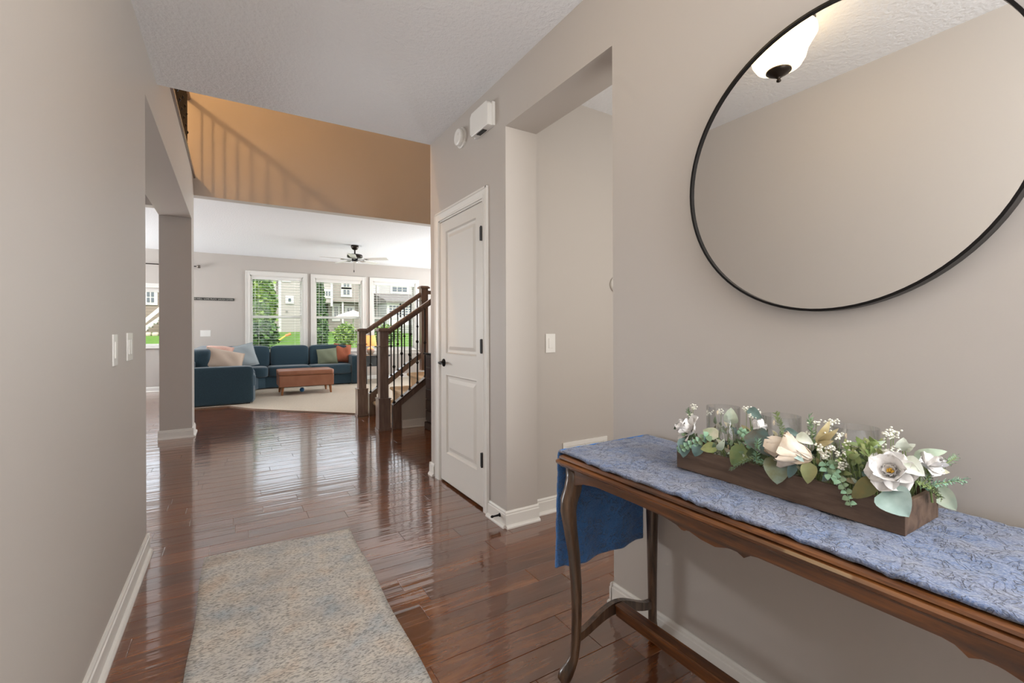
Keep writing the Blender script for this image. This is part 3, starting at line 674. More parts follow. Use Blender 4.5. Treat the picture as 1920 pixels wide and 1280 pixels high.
rail(5.505, NX + .05, 1.175, NX + .05 + 1.0, 1.175 + 1.0 * RS)
rail(6.585, NX + .05, 1.175, 2.41, 1.175 + (2.41 - NX - .05) * RS)
MB().box(2.50, 3.79, 6.56, 6.61, 1.745, 1.80).build('handrail', M['newel'], st, bevel=.006)
hs = []
for side, y in ((0, 5.485), (1, 6.60)):
    xs_ = [SX0 + .0 + .1 * i for i in range(9 if side == 0 else 8)]
    for i, x in enumerate(xs_):
        if i == 0: x += .004
        zb = skz(x); zt = 1.175 + (x - NX - .05) * RS - .025; h = zt - zb
        me = baluster_mesh(h, ((.45 * h,), (.30 * h, .60 * h))[i % 2] if (i + side) % 2 else ((.5 * h,), (.5 * h,))[0])
        inst('baluster', me, st, (x, y, zb - .004))

# ------------------------------------------------------------------ narrow chest beside the stairs
cx0, cx1, cy0, cy1 = 2.0, 2.46, 4.40, 5.32
ct = thing('chest_of_drawers', 'dark wooden chest of drawers seen as a sliver behind the white door', 'chest', (2.2, 4.8, 0))
MB().box(cx0 + .01, cx1, cy0 + .01, cy1 - .01, .09, .90).build('carcass', M['dark'], ct, bevel=.003)
MB().box(cx0 - .02, cx1 + .01, cy0 - .02, cy1 + .015, .90, .925).build('top', mat('black_stone_top', rgb(40, 40, 42), .12), ct, bevel=.004)
MB().box(cx0 - .015, cx1, cy0 - .01, cy1, 0, .085).build('plinth', M['dark'], ct, bevel=.01)
for k in range(6):
    z0 = .105 + k * .131
    d = MB().box(cx0 - .008, cx0 + .012, cy0 + .03, cy1 - .03, z0, z0 + .120).build('drawer', M['dark'], ct, bevel=.006)
    MB().lathe([(0, 0), (.007, 0), (.006, .012), (.013, .018), (.010, .027), (0, .028)], (cx0 - .008, 4.86, z0 + .06), 10, 'x', mrot).build('knob', M['bronze'], d)
vs_ = thing('glass_vase', 'small clear glass vase with a green sprig on the dark chest', 'vase', (2.06, 5.14, .925))
MB().lathe([(.0, 0), (.028, 0), (.034, .02), (.030, .05), (.020, .07), (.026, .085), (.024, .085), (.018, .07), (.027, .05), (.030, .022), (0, .006)], (2.06, 5.14, .925), 16).build('glass_body', M['glass'], vs_, smooth=True)
lf = MB()
for a in range(6):
    an = a * 1.05; tip = (2.06 + .05 * math.cos(an), 5.14 + .05 * math.sin(an), 1.08 + .01 * a)
    lf.tube([(2.06, 5.14, .94), ((2.06 + tip[0]) / 2, (5.14 + tip[1]) / 2, 1.02), tip], [.002, .006, .001], 5)
M['green'] = mat('leaf_green', rgb(96, 128, 76), .55, var=(20, rgb(70, 104, 60)))
lf.build('sprig', M['green'], vs_)

# ------------------------------------------------------------------ hall rug
rg = MB()
RC = [(-.135, 2.873), (.585, 2.822), (.54, 0.15), (-.16, .18)]
def rfn(u, v):
    a = Vector(RC[3]).lerp(Vector(RC[2]), u); b = Vector(RC[0]).lerp(Vector(RC[1]), u); p = a.lerp(b, v)
    wob = .004 * noise.noise(Vector((p.x * 7, p.y * 7, 0)))
    return (p.x + (.004 * math.sin(p.y * 9) if u in (0, 1) else 0), p.y + (.006 * math.sin(p.x * 12) if v == 1 else 0), .0095 + wob * .4)
rg.grid(rfn, 24, 80)
ro_ = rg.build('hall_rug', M['rug'], None, smooth=True, solid=.012); tag(ro_, 'mottled beige and grey low-pile runner rug on the hall floor', 'rug')

# ------------------------------------------------------------------ console table
TX0, TX1, TY1, TY0, TZ = .925, 1.387, 1.245, -.42, .770
tb = thing('console_table', 'long walnut-stained console table with cabriole legs and scalloped apron by the right wall', 'table', (1.15, .5, 0))
# moulded top: stacked profile swept round
prof = [(.0, .0), (.0, -.006), (-.006, -.010), (-.006, -.014), (.002, -.018), (.004, -.026), (-.002, -.030), (-.010, -.034)]
tp = MB(); rings = []
base = [(TX0, TY0), (TX1, TY0), (TX1, TY1), (TX0, TY1)]
def rrect(off, r=.02, n=4):
    pts = []; x0, x1, y0, y1 = TX0 - off, TX1, TY0 - off, TY1 + off
    for cx_, cy_, a0 in ((x1 - .004, y0 + r, -90), (x1 - .004, y1 - r, 0), (x0 + r, y1 - r, 90), (x0 + r, y0 + r, 180)):
        rr = r if cx_ < 1.2 else .004
        for i in range(n + 1):
            a = R(a0 + 90 * i / n); pts.append((cx_ + rr * math.cos(a), cy_ + r * math.sin(a)))
    return pts
PR = [(-.016, TZ), (-.008, TZ - .003), (-.006, TZ - .008), (-.012, TZ - .010), (-.004, TZ - .013), (.002, TZ - .018), (.002, TZ - .024), (-.003, TZ - .028), (-.008, TZ - .029), (-.008, TZ - .033), (-.020, TZ - .036)]
vs = []; 
for off, z in PR: vs += [(x, y, z) for x, y in rrect(off)]
n = len(rrect(0)); fs = [(i * n + j, i * n + (j + 1) % n, (i + 1) * n + (j + 1) % n, (i + 1) * n + j) for i in range(len(PR) - 1) for j in range(n)]
fs += [tuple(range(n)), tuple((len(PR) - 1) * n + j for j in range(n))[::-1]]
tp.add(vs, fs).build('tabletop', M['table'], tb)
AZ = TZ - .036
def scallop(s, L):
    """lower edge height of an apron at distance s along length L"""
    if L > 1:
        K = [(0, .033), (.15, .033), (.165, .036), (.18, .047), (.195, .040), (.215, .040), (.25, .051), (.29, .048), (.325, .040), (.34, .047), (.36, .038), (.40, .032), (.5, .030), (.66, .031), (.72, .040), (.76, .054), (.9, .056)]
        d = abs(s - L / 2)
        for (a, p), (b, q) in zip(K[:-1], K[1:]):
            if d <= b: return p + (q - p) * (d - a) / (b - a)
        return .056
    u = s / L; z = .048
    def bump_(c, w_, h): 
        d = abs(u - c) / w_
        return h * (math.cos(math.pi * d) + 1) / 2 if d < 1 else 0
    if L > 1:
        z -= .022 * (1 if .36 < u < .64 else 0) * (math.sin(math.pi * (u - .36) / .28) ** .6 if .36 < u < .64 else 0) * -1
        z += bump_(.33, .035, .016) + bump_(.67, .035, .016) + bump_(.5, .05, .012)
        z -= bump_(.12, .10, .012) + bump_(.88, .10, .012) + bump_(.28, .03, .008) + bump_(.72, .03, .008)
    else:
        z += bump_(.5, .3, .015)
    return z
def apron(p0, p1, th):
    p0 = Vector(p0); p1 = Vector(p1); L = (p1 - p0).length; d = (p1 - p0) / L; nn = Vector((-d.y, d.x, 0)) * th
    N = 200 if L > 1 else 40; mb = MB(); vs = []
    for i in range(N + 1):
        s = L * i / N; q = p0 + d * s; zl = AZ - scallop(s, L)
        vs += [(q.x, q.y, AZ), (q.x, q.y, zl), (q.x + nn.x, q.y + nn.y, zl), (q.x + nn.x, q.y + nn.y, AZ)]
    fs = [(4 * i + k, 4 * i + (k + 1) % 4, 4 * i + 4 + (k + 1) % 4, 4 * i + 4 + k) for i in range(N) for k in range(4)] + [(0, 1, 2, 3), (4 * N, 4 * N + 1, 4 * N + 2, 4 * N + 3)]
    mb.add(vs, fs).build('apron', M['table'], tb)
apron((.958, TY1 - .05, 0), (.958, TY0 + .05, 0), .018)
apron((1.372, TY1 - .05, 0), (1.372, TY0 + .05, 0), .018)
apron((.975, TY1 - .028, 0), (1.36, TY1 - .028, 0), .018)
apron((.975, TY0 + .028, 0), (1.36, TY0 + .028, 0), .018)
def leg(x, y, sx, sy, k=1.0):
    """cabriole leg; (sx, sy) outward diagonal"""
    prof = [(.735, 0, .025), (.69, 0, .026), (.655, .004, .027), (.62, .012, .027), (.58, .014, .0245), (.52, .009, .021), (.44, .001, .0185), (.34, -.004, .017), (.24, -.005, .0155), (.15, -.003, .0145), (.09, .002, .0145), (.06, .010, .017), (.035, .020, .022), (.018, .024, .022), (.004, .020, .015)]
    pts = [(x + sx * o * k, y + sy * o * k, z) for z, o, r in prof]; rr = [r for z, o, r in prof]
    MB().tube(pts, rr, 16, rot=R(45), sq=.72).build('leg', M['tableleg'], tb, smooth=True, angle=60)
    MB().prism([(x - .024, y - .022, .66), (x - .024, y - sy * .052, AZ), (x - .024, y, AZ)], (.02, 0, 0)).build('leg_bracket', M['tableleg'], tb) if False else None
LYs = TY1 - .045
leg(.975, LYs, -1, 1); leg(1.352, LYs, 1, .8, .6); leg(.975, TY0 + .045, -1, -1); leg(1.352, TY0 + .045, 1, -.8, .6)
for yy in (LYs, TY0 + .045):
    N = 24; mb = MB(); vs = []
    for i in range(N + 1):
        u = i / N; x = .985 + (1.345 - .985) * u
        zt = .172 + .052 * math.sin(math.pi * min(1, u * 1.05)) ** 1.6 + (.012 if .42 < u < .58 else 0) * 0
        th = .034 + .012 * math.cos(2 * math.pi * u) * -1 * .5
        vs += [(x, yy - .010, zt), (x, yy - .010, zt - th), (x, yy + .010, zt - th), (x, yy + .010, zt)]
    fs = [(4 * i + k, 4 * i + (k + 1) % 4, 4 * i + 4 + (k + 1) % 4, 4 * i + 4 + k) for i in range(N) for k in range(4)] + [(0, 1, 2, 3), (4 * N, 4 * N + 1, 4 * N + 2, 4 * N + 3)]
    mb.add(vs, fs).build('cross_stretcher', M['tableleg'], tb)
MB().box(1.152, 1.182, TY0 + .055, LYs - .010, .178, .212).box(1.148, 1.186, TY0 + .055, LYs - .010, .212, .221).build('long_stretcher', M['table'], tb, bevel=.003)

# quilted runner: lies on the top and hangs over the far end
def quilt_h(x, y):
    p = Vector((x * 13, y * 13, 0)); a = noise.noise(p + Vector((noise.noise(p * .6), noise.noise(p * .6 + Vector((7, 3, 1))), 0)) * 1.4)
    return .0045 * (1 - min(1, abs(a) * 5)) * -1 + .002 * noise.noise(Vector((x * 30, y * 30, 2)))
qr = thing('table_runner', 'quilted washed-blue cotton runner covering the table and hanging over its end', 'table runner', (1.15, .5, .78))
RX0, RX1 = .945, 1.378
L1 = TY1 + .004 - (TY0 + .02); 
def qtop(u, v):
    y = TY0 + .02 + L1 * v; x = RX0 + (RX1 - RX0) * u
    xx = x + (.004 * math.sin(y * 17) if u in (0,) else 0)
    return (xx, y, TZ + .0085 + quilt_h(x, y))
q = MB().grid(qtop, 70, 240)
qt = q.build('top_cloth', M['quilt'], qr, smooth=True, solid=.008)
def qhang(u, v):
    x = RX0 + .012 + (RX1 - RX0 - .02) * u
    s = v * .42
    if s < .03:
        a = s / .03 * math.pi / 2; y = TY1 + .004 + .014 * math.sin(a); z = TZ + .0085 - .014 * (1 - math.cos(a))
    else:
        y = TY1 + .018 + .008 * math.sin(x * 34) * v + .012 * v * (1 if x < 1.0 else 0); z = TZ - .0055 - (s - .03)
    z -= .02 * (1 - u) * v * .7 
    return (x, y + quilt_h(x, z) * .7, z)
MB().grid(qhang, 60, 60).build('hanging_end', M['quilt2'], qr, smooth=True, solid=.007)

# ------------------------------------------------------------------ wooden planter box
BX0, BX1, BY0, BY1, BZ = 1.123, 1.300, .362, .902, TZ + .0135
H = .064; t_ = .009
pb = thing('wooden_planter_box', 'long low weathered brown wooden box on the blue runner, filled with flowers', 'box', (1.2, .63, BZ))
MB().box(BX0, BX0 + t_, BY0, BY1, BZ, BZ + H).build('front_board', M['planter'], pb, bevel=.001)
MB().box(BX1 - t_, BX1, BY0, BY1, BZ, BZ + H).build('back_board', M['planter'], pb, bevel=.001)
MB().box(BX0 + t_, BX1 - t_, BY0 + .0005, BY0 + t_, BZ, BZ + H).build('end_board', M['planter'], pb, bevel=.001)
MB().box(BX0 + t_, BX1 - t_, BY1 - t_, BY1 - .0005, BZ, BZ + H).build('end_board', M['planter'], pb, bevel=.001)
MB().box(BX0 + t_, BX1 - t_, BY0 + t_, BY1 - t_, BZ, BZ + .006).build('bottom_board', M['planter'], pb)
MB().box(BX0 + t_, BX1 - t_, BY0 + t_, BY1 - t_, BZ + .006, BZ + .040).build('moss_bed', mat('moss', rgb(62, 62, 40), .95, var=(60, rgb(92, 86, 60)), bump=(90, 1, .01)), pb)
GN = ['leftmost of the three clear glass candle cylinders among the flowers', 'middle one of the three clear glass candle cylinders', 'rightmost clear glass candle cylinder, behind the open white magnolia']
for (gy, nm) in zip((.815, .650, .484), GN):
    g = MB().lathe([(0, BZ + .041), (.044, BZ + .041), (.045, BZ + .045), (.045, BZ + .183), (.0425, BZ + .183), (.0425, BZ + .048), (0, BZ + .046)], (1.218, gy, 0), 48).build('glass_candle_cylinder', M['glass'], None, smooth=False)
    for p in g.data.polygons: p.use_smooth = len(p.vertices) == 4 and abs(p.normal.z) < .5
    tag(g, nm, 'candle holder', 'glass candle cylinders in the planter box')
# ------------------------------------------------------------------ flowers and leaves
LEAVES = [
 ((1.115, 0.607, 0.888), (1.108, 0.601, 0.82), 0.0591, 'sageolive', 'heart shaped grey-green leaf hanging over the front of the wooden box'),
 ((1.12, 0.567, 0.88), (1.112, 0.577, 0.841), 0.0200, 'dusty', 'narrow blue-grey leaf hanging below the cream magnolia'),
 ((1.12, 0.534, 0.888), (1.11, 0.534, 0.84), 0.0328, 'olive', 'pointed olive-yellow leaf hanging right of the cream magnolia'),
 ((1.11, 0.388, 0.872), (1.1, 0.349, 0.831), 0.0638, 'paleblue', 'largest leaf, pale blue-green, hanging over the right front corner of the box'),
 ((1.3, 0.369, 0.85), (1.31, 0.336, 0.804), 0.0395, 'pale', 'pale green leaf drooping past the right end of the box'),
 ((1.12, 0.409, 0.886), (1.108, 0.447, 0.835), 0.0349, 'olivebrown', 'curled olive-brown leaf between the trailing eucalyptus and the open magnolia'),
 ((1.13, 0.699, 0.888), (1.11, 0.719, 0.836), 0.0444, 'olivegreen', 'rounded olive-green leaf over the box rim left of centre'),
 ((1.13, 0.771, 0.87), (1.115, 0.816, 0.856), 0.0292, 'yellowgreen', 'yellow-green oval leaf lying sideways near the left end of the box'),
 ((1.118, 0.764, 0.865), (1.12, 0.746, 0.899), 0.0188, 'pale', 'small pale upright leaf near the left end of the box'),
 ((1.13, 0.879, 0.874), (1.112, 0.871, 0.819), 0.0407, 'dusty', 'blue-grey leaf hanging at the left end of the box'),
 ((1.125, 0.827, 0.867), (1.115, 0.834, 0.831), 0.0332, 'dusty', 'short dusty leaf behind the left eucalyptus sprig'),
 ((1.14, 0.682, 0.931), (1.12, 0.625, 0.879), 0.0578, 'darkblue', 'dark blue-green leaf left of the cream magnolia'),
 ((1.15, 0.784, 0.891), (1.14, 0.826, 0.905), 0.0356, 'pinksage', 'pinkish sage leaf right of the left white rose'),
 ((1.2, 0.778, 0.923), (1.2, 0.778, 0.97), 0.0392, 'pale', 'pale rounded leaf standing in front of the left glass cylinder'),
 ((1.24, 0.386, 0.917), (1.26, 0.336, 0.937), 0.0228, 'pale', 'long pale leaf pointing right at the top right of the arrangement'),
 ((1.22, 0.371, 0.897), (1.24, 0.327, 0.899), 0.0223, 'pinksage', 'long pinkish sage leaf pointing right beside the open magnolia'),
 ((1.14, 0.375, 0.928), (1.13, 0.334, 0.908), 0.0385, 'white', 'broad whitish green leaf right of the open magnolia'),
 ((1.2, 0.391, 0.934), (1.2, 0.389, 0.963), 0.0247, 'white', 'whitish round leaf above the open magnolia'),
 ((1.2, 0.387, 0.935), (1.2, 0.369, 0.953), 0.0168, 'white', 'small whitish leaf just right of the round one above the open magnolia'),
 ((1.16, 0.464, 0.915), (1.18, 0.412, 0.954), 0.0187, 'pale', 'arching long pale leaf above the yellow-green leaves'),
 ((1.16, 0.538, 0.923), (1.18, 0.519, 0.979), 0.0187, 'gold', 'golden sage leaf standing upright right of the middle glass cylinder'),
 ((1.16, 0.534, 0.924), (1.16, 0.492, 0.968), 0.0161, 'gold', 'slim golden sage leaf leaning right of the cream magnolia'),
 ((1.15, 0.532, 0.921), (1.15, 0.498, 0.94), 0.0136, 'gold', 'lowest slim golden sage leaf right of the cream magnolia'),
 ((1.14, 0.572, 0.941), (1.14, 0.535, 0.925), 0.0253, 'white', 'small white leaf on top of the cream magnolia'),
 ((1.16, 0.612, 0.942), (1.16, 0.572, 0.934), 0.0184, 'dusty', 'teal leaf behind the cream magnolia'),
 ((1.22, 0.738, 0.972), (1.2, 0.684, 0.942), 0.0266, 'dusty', 'dusty blue leaf between the left and middle glass cylinders'),
 ((1.2, 0.93, 0.902), (1.19, 0.968, 0.876), 0.0199, 'dark', 'dark green leaf behind the left white rose'),
 ((1.1, 0.58, 0.917), (1.098, 0.535, 0.891), 0.0225, 'paleblue', 'pale blue-green leaf lying across the cream magnolia'),
 ((1.12, 0.476, 0.886), (1.113, 0.506, 0.853), 0.0208, 'darkblue', 'dark leaf under the trailing eucalyptus'),
 ((1.15, 0.431, 0.913), (1.13, 0.453, 0.888), 0.0385, 'dark', 'dark leaf under the yellow-green bunch'),
 ((1.13, 0.632, 0.89), (1.125, 0.69, 0.868), 0.0343, 'dark', 'dark leaf at the rim left of the hanging heart shaped leaf'),
]
EUC_A = [(1.125, 0.504, 0.895), (1.112, 0.493, 0.874), (1.11, 0.472, 0.869), (1.108, 0.459, 0.852), (1.108, 0.452, 0.832), (1.108, 0.448, 0.817)]
EUC_B = [(1.125, 0.489, 0.903), (1.115, 0.48, 0.886), (1.111, 0.475, 0.867)]
EUC_C = [(1.13, 0.798, 0.898), (1.12, 0.829, 0.873), (1.113, 0.859, 0.856), (1.11, 0.89, 0.835)]
EUC_D = [(1.13, 0.673, 0.891), (1.135, 0.696, 0.917), (1.14, 0.718, 0.925)]
ROS_A = [(1.2, 0.358, 0.876), (1.23, 0.346, 0.902), (1.27, 0.326, 0.925)]
ROS_B = [(1.2, 0.363, 0.864), (1.24, 0.341, 0.874), (1.28, 0.318, 0.879)]
ROS_C = [(1.18, 0.361, 0.879), (1.2, 0.346, 0.872), (1.24, 0.343, 0.844)]
ROS_D = [(1.12, 0.636, 0.863), (1.112, 0.654, 0.865), (1.11, 0.65, 0.912)]
ROS_E = [(1.17, 0.615, 0.919), (1.19, 0.634, 0.942), (1.2, 0.652, 0.971)]
ROS_F = [(1.12, 0.649, 0.878), (1.11, 0.678, 0.86), (1.108, 0.719, 0.828)]
ROS_G = [(1.17, 0.55, 0.922), (1.19, 0.563, 0.949), (1.2, 0.572, 0.976)]
ROS_H = [(1.18, 0.888, 0.898), (1.19, 0.903, 0.927), (1.2, 0.922, 0.94)]
BREATH = [(1.2, 0.904, 0.952), (1.19, 0.901, 0.931), (1.21, 0.855, 0.941), (1.22, 0.745, 0.971), (1.2, 0.717, 0.955), (1.22, 0.714, 0.961), (1.22, 0.823, 0.949), (1.2, 0.558, 0.964), (1.17, 0.526, 0.949), (1.13, 0.514, 0.913), (1.125, 0.503, 0.907), (1.13, 0.493, 0.925), (1.125, 0.474, 0.918), (1.12, 0.47, 0.904), (1.118, 0.473, 0.894), (1.15, 0.47, 0.939), (1.14, 0.466, 0.922), (1.21, 0.423, 0.962), (1.21, 0.414, 0.958), (1.22, 0.413, 0.967), (1.19, 0.406, 0.936), (1.17, 0.495, 0.948), (1.2, 0.531, 0.966), (1.21, 0.526, 0.972), (1.14, 0.522, 0.922), (1.19, 0.57, 0.938)]
FLW = [(1.15, 0.871, 0.892), (1.155, 0.662, 0.933), (1.115, 0.574, 0.909), (1.12, 0.386, 0.903), (1.21, 0.355, 0.911)]
BUNCH = [(1.15, 0.46, 0.92), (1.15, 0.441, 0.934), (1.14, 0.423, 0.924), (1.13, 0.443, 0.906), (1.17, 0.429, 0.938), (1.13, 0.462, 0.909)]

LC = {'sageolive': (rgb(140, 154, 138), rgb(122, 122, 88)), 'dusty': (rgb(118, 142, 136), rgb(98, 122, 118)), 'olive': (rgb(164, 160, 108), rgb(142, 146, 100)),
      'paleblue': (rgb(184, 206, 198), rgb(160, 186, 178)), 'pale': (rgb(200, 208, 186), rgb(176, 194, 172)), 'olivebrown': (rgb(132, 118, 70), rgb(112, 112, 72)),
      'olivegreen': (rgb(140, 148, 96), rgb(114, 134, 88)), 'yellowgreen': (rgb(168, 172, 118), rgb(140, 152, 92)), 'darkblue': (rgb(88, 110, 106), rgb(92, 84, 70)),
      'pinksage': (rgb(196, 186, 164), rgb(160, 172, 140)), 'white': (rgb(222, 226, 214), rgb(206, 214, 196)), 'gold': (rgb(176, 158, 112), rgb(196, 186, 150)),
      'dark': (rgb(66, 86, 60), rgb(84, 96, 62)), 'mint': (rgb(160, 198, 164), rgb(132, 172, 142)), 'fresh': (rgb(118, 140, 76), rgb(144, 160, 100)), 'rose': (rgb(140, 162, 128), rgb(112, 138, 104))}
LMAT = {}
for k_, (a, b) in LC.items():
    LMAT[k_] = mat('leaf_' + k_, a, .55, spec=.3, var=(38, b), sheen=.15)
CAM = Vector((0, 0, 1.19))
def leaf_mb(base, tip, w_, nrm, fold=.25, bend=.18, shape=0, nu=4, nv=8):
    base = Vector(base); tip = Vector(tip); d = tip - base; L = d.length; t = d.normalized()
    n = (Vector(nrm) - t * Vector(nrm).dot(t)).normalized(); s = t.cross(n)
    def fn(u, v):
        q = math.sin(math.pi * min(1, max(0, v)) ** (.62 if shape == 0 else .85)) ** (.75 if shape == 0 else .8)
        a = (u - .5) * w_ * q; 
        return base + t * (L * v) + s * a + n * (abs(u - .5) * 2 * w_ * q * fold * .5 + bend * L * math.sin(math.pi * v) * .6 + .0009 * math.sin(v * 30 + u * 4))
    return MB().grid(fn, nu, nv)
for (b_, t_2, w_, mk, lab) in LEAVES:
    B_ = Vector(b_); T_ = Vector(t_2); n_ = (CAM - (B_ + T_) / 2).normalized() + Vector((random.uniform(-.3, .3), random.uniform(-.3, .3), random.uniform(0, .3)))
    th_ = thing('leaf_stem', lab, 'leaf', tuple(B_))
    leaf_mb(B_, T_, w_, n_, shape=0).build('blade', LMAT[mk], th_, smooth=True)
    axis = (T_ - B_).normalized()
    root = Vector((max(1.15, min(1.28, B_.x + .02)), B_.y + random.uniform(-.01, .01), BZ + .042))
    MB().tube([root, (root + B_) / 2 + Vector((0, 0, .012)), B_ + n_ * -.001, B_ + axis * (T_ - B_).length * .5 + n_.normalized() * .0], [.0013, .0012, .001, .0004], 5).build('stem', LMAT['fresh'], th_, smooth=True)

def follow(path, s):
    P_ = [Vector(p) for p in path]; Ls = [(b - a).length for a, b in zip(P_[:-1], P_[1:])]; T = sum(Ls); q = s * T
    for a, b, l in zip(P_[:-1], P_[1:], Ls):
        if q <= l or b is P_[-1]:
            return a.lerp(b, min(1, q / l)), (b - a).normalized()
        q -= l
def euc(path, label, n, size, mk):
    th_ = thing('eucalyptus_sprig', label, 'sprig', path[0])
    MB().tube(path, .0012, 5).build('stem', LMAT['rose'], th_)
    for i in range(n):
        p, t = follow(path, (i + .4) / n); cdir = (CAM - p).normalized(); s = t.cross(cdir).normalized()
        for sg in (-1, 1):
            sz = size * (1.0 - .35 * i / n) * random.uniform(.85, 1.1)
            d = (s * sg + t * .25 + cdir * random.uniform(.1, .5)).normalized()
            leaf_mb(p, p + d * sz, sz * .95, cdir + t * random.uniform(-.6, .2) + Vector((0, 0, .4)), fold=.3, bend=.1, nu=3, nv=5).build('leaf', LMAT[mk if random.random() < .7 else 'rose'], th_, smooth=True)
euc(EUC_A, 'long mint eucalyptus sprig trailing down the front of the wooden box', 9, .0165, 'mint')
euc(EUC_B, 'short eucalyptus sprig beside the long trailing one', 4, .014, 'mint')
euc(EUC_C, 'eucalyptus sprig lying over the left end of the box', 8, .017, 'mint')
euc(EUC_D, 'upright eucalyptus sprig left of the dark blue-green leaf', 6, .018, 'mint')
def rosemary(path, label, mk, ln=.012):
    th_ = thing('needle_sprig', label, 'sprig', path[0])
    MB().tube(path, .001, 5).build('stem', LMAT['fresh'], th_)
    nb = MB(); N = 22
    for i in range(N):
        p, t = follow(path, i / (N - 1)); 
        for j in range(4):
            a = random.uniform(0, 6.28); u = t.cross(Vector((.3, .2, 1))).normalized(); v = t.cross(u)
            d = (u * math.cos(a) + v * math.sin(a) + t * .9).normalized()
            q = leaf_mb(p, p + d * ln * random.uniform(.7, 1.2), .0026, u * math.sin(a) - v * math.cos(a) + Vector((0, 0, .5)), nu=1, nv=3); nb.add(q.v, q.f)
    o = nb.build('needles', LMAT[mk], th_, smooth=True); o['kind'] = 'stuff'
rosemary(ROS_A, 'green needle sprig rising at the right end of the arrangement', 'rose')
rosemary(ROS_B, 'pale needle sprig reaching furthest right past the box', 'mint')
rosemary(ROS_C, 'fine needle sprig bending over the right end board of the box', 'fresh', .009)
rosemary(ROS_D, 'small mint sprig curling up in front of the dark blue-green leaf', 'mint')
rosemary(ROS_E, 'needle sprig in front of the middle glass cylinder', 'fresh')
rosemary(ROS_F, 'green sprig leaning left over the front rim of the box', 'rose', .008)
rosemary(ROS_G, 'needle sprig at the right side of the middle glass cylinder', 'rose')
rosemary(ROS_H, 'needle sprig above the left white rose', 'rose')

M['floret'] = mat('white_floret', rgb(240, 238, 224), .7)
def ball_mesh(r):
    bm = bmesh.new(); bmesh.ops.create_icosphere(bm, subdivisions=1, radius=r); me = bpy.data.meshes.new('floret'); bm.to_mesh(me); bm.free(); me.materials.append(M['floret']); me.shade_smooth(); return me
def ORD(i):
    n = i + 1; return '%d%s' % (n, 'th' if 10 < n % 100 < 14 else {1: 'st', 2: 'nd', 3: 'rd'}.get(n % 10, 'th'))
for i, c in enumerate(sorted(BREATH, key=lambda a: math.atan2(a[0], a[1]))):
    c = Vector(c); th_ = thing('babys_breath_cluster', "white baby's breath cluster, %s of its kind counted from the left end of the box" % ORD(i), 'blossom cluster', tuple(c), group="baby's breath clusters")
    q = MB()
    for j in range(16):
        p = c + Vector((random.gauss(0, .0055), random.gauss(0, .0055), random.gauss(0, .004)))
        q.lathe([(0, -.002), (.0021, -.001), (.0026, .0005), (.0016, .002), (0, .0022)], p, 6)
    o = q.build('florets', M['floret'], th_, smooth=True); o['kind'] = 'stuff'
    MB().tube([(min(1.28, c.x + .02), c.y, BZ + .043), (c.x + .006, c.y + .004, (c.z + BZ + .05) / 2), tuple(c)], .0007, 4).build('stem', LMAT['fresh'], th_)

M['petal'] = mat('white_petal', rgb(236, 233, 230), .6, sheen=.2, bump=(90, .15, .002, (1, 1, 1)))
M['petal2'] = mat('cream_petal', rgb(226, 214, 198), .6, sheen=.1, var=(30, rgb(206, 184, 158)), bump=(70, .25, .003))
M['stamen'] = mat('yellow_stamen', rgb(222, 170, 50), .6)
def petal(c, ax, u, L, W, open_, cup, ruf=.004, ph=0):
    """petal springing from c around axis ax towards side u; open_ 0 closed .. 1 flat"""
    ax = ax.normalized(); u = (u - ax * u.dot(ax)).normalized(); s = ax.cross(u)
    def fn(a, b):
        w_ = W * (.30 + .70 * math.sin(math.pi * min(.5, .05 + b * .62))) * (max(0, 1 - b ** 5) ** .5 * .85 + .15)
        th = (a - .5) * 2
        ang = open_ * (b ** .8) * math.pi / 2 * 1.05 + .25
        out = L * .55 * (1 - math.cos(ang)) + L * .38 * math.sin(ang) * b; up = L * math.sin(min(ang, 2.2)) / 1.0 * b * (1 - open_ * .35) if open_ < .6 else L * b * (.35 - .2 * open_)
        if open_ < .35: out = L * .30 * math.sin(math.pi * b * .75) ; up = L * b
        p = c + u * out + ax * up + s * (th * w_ / 2) - u * (th * th * cup * w_ * .5 * (1 if open_ < .5 else .3)) + ax * (th * th * cup * w_ * .4)
        p += ax * ruf * math.sin(th * 5 + ph + b * 3) * b
        return p
    return MB().grid(fn, 6, 8)
def flower(c, ax, label, rings, m, stamen=False, name='white_flower'):
    c = Vector(c); ax = Vector(ax).normalized()
    th_ = thing(name, label, 'flower', tuple(c)); a0 = ax.cross(Vector((.2, .1, 1))).normalized(); b0 = ax.cross(a0)
    for (n, L, W, op, cup, off) in rings:
        for i in range(n):
            a = 2 * math.pi * (i + off) / n + random.uniform(-.12, .12)
            u = a0 * math.cos(a) + b0 * math.sin(a)
            petal(c, ax, u, L * random.uniform(.92, 1.08), W, op, cup, ph=i * 1.7).build('petal', m, th_, smooth=True)
    if stamen:
        q = MB(); 
        for i in range(26):
            a = random.uniform(0, 6.28); r = random.uniform(0, .45); d = (ax + (a0 * math.cos(a) + b0 * math.sin(a)) * r).normalized()
            q.tube([c, c + d * .011, c + d * .015], [.0006, .0006, .0013], 5)
        q.build('stamens', M['stamen'], th_)
    MB().tube([c, (min(1.27, c.x + .03), c.y, BZ + .045)], .0022, 6).build('stem', LMAT['fresh'], th_)
F1, F2, F3, F4, F5 = [Vector(p) for p in FLW]
def tocam(p): return (CAM - p).normalized()
flower(F1 - tocam(F1) * .012, (-.75, .55, .55), 'white rose at the left end of the box', [(6, .052, .052, .75, .5, 0), (5, .048, .046, .45, .8, .5), (4, .042, .036, .2, .9, .2)], M['petal'])
flower(F2 - tocam(F2) * .008 - Vector((0, 0, .014)), (-.3, .2, 1), 'small half-open white flower above the dark blue-green leaf', [(5, .036, .034, .4, .8, 0), (4, .040, .030, .2, .9, .5)], M['petal'])
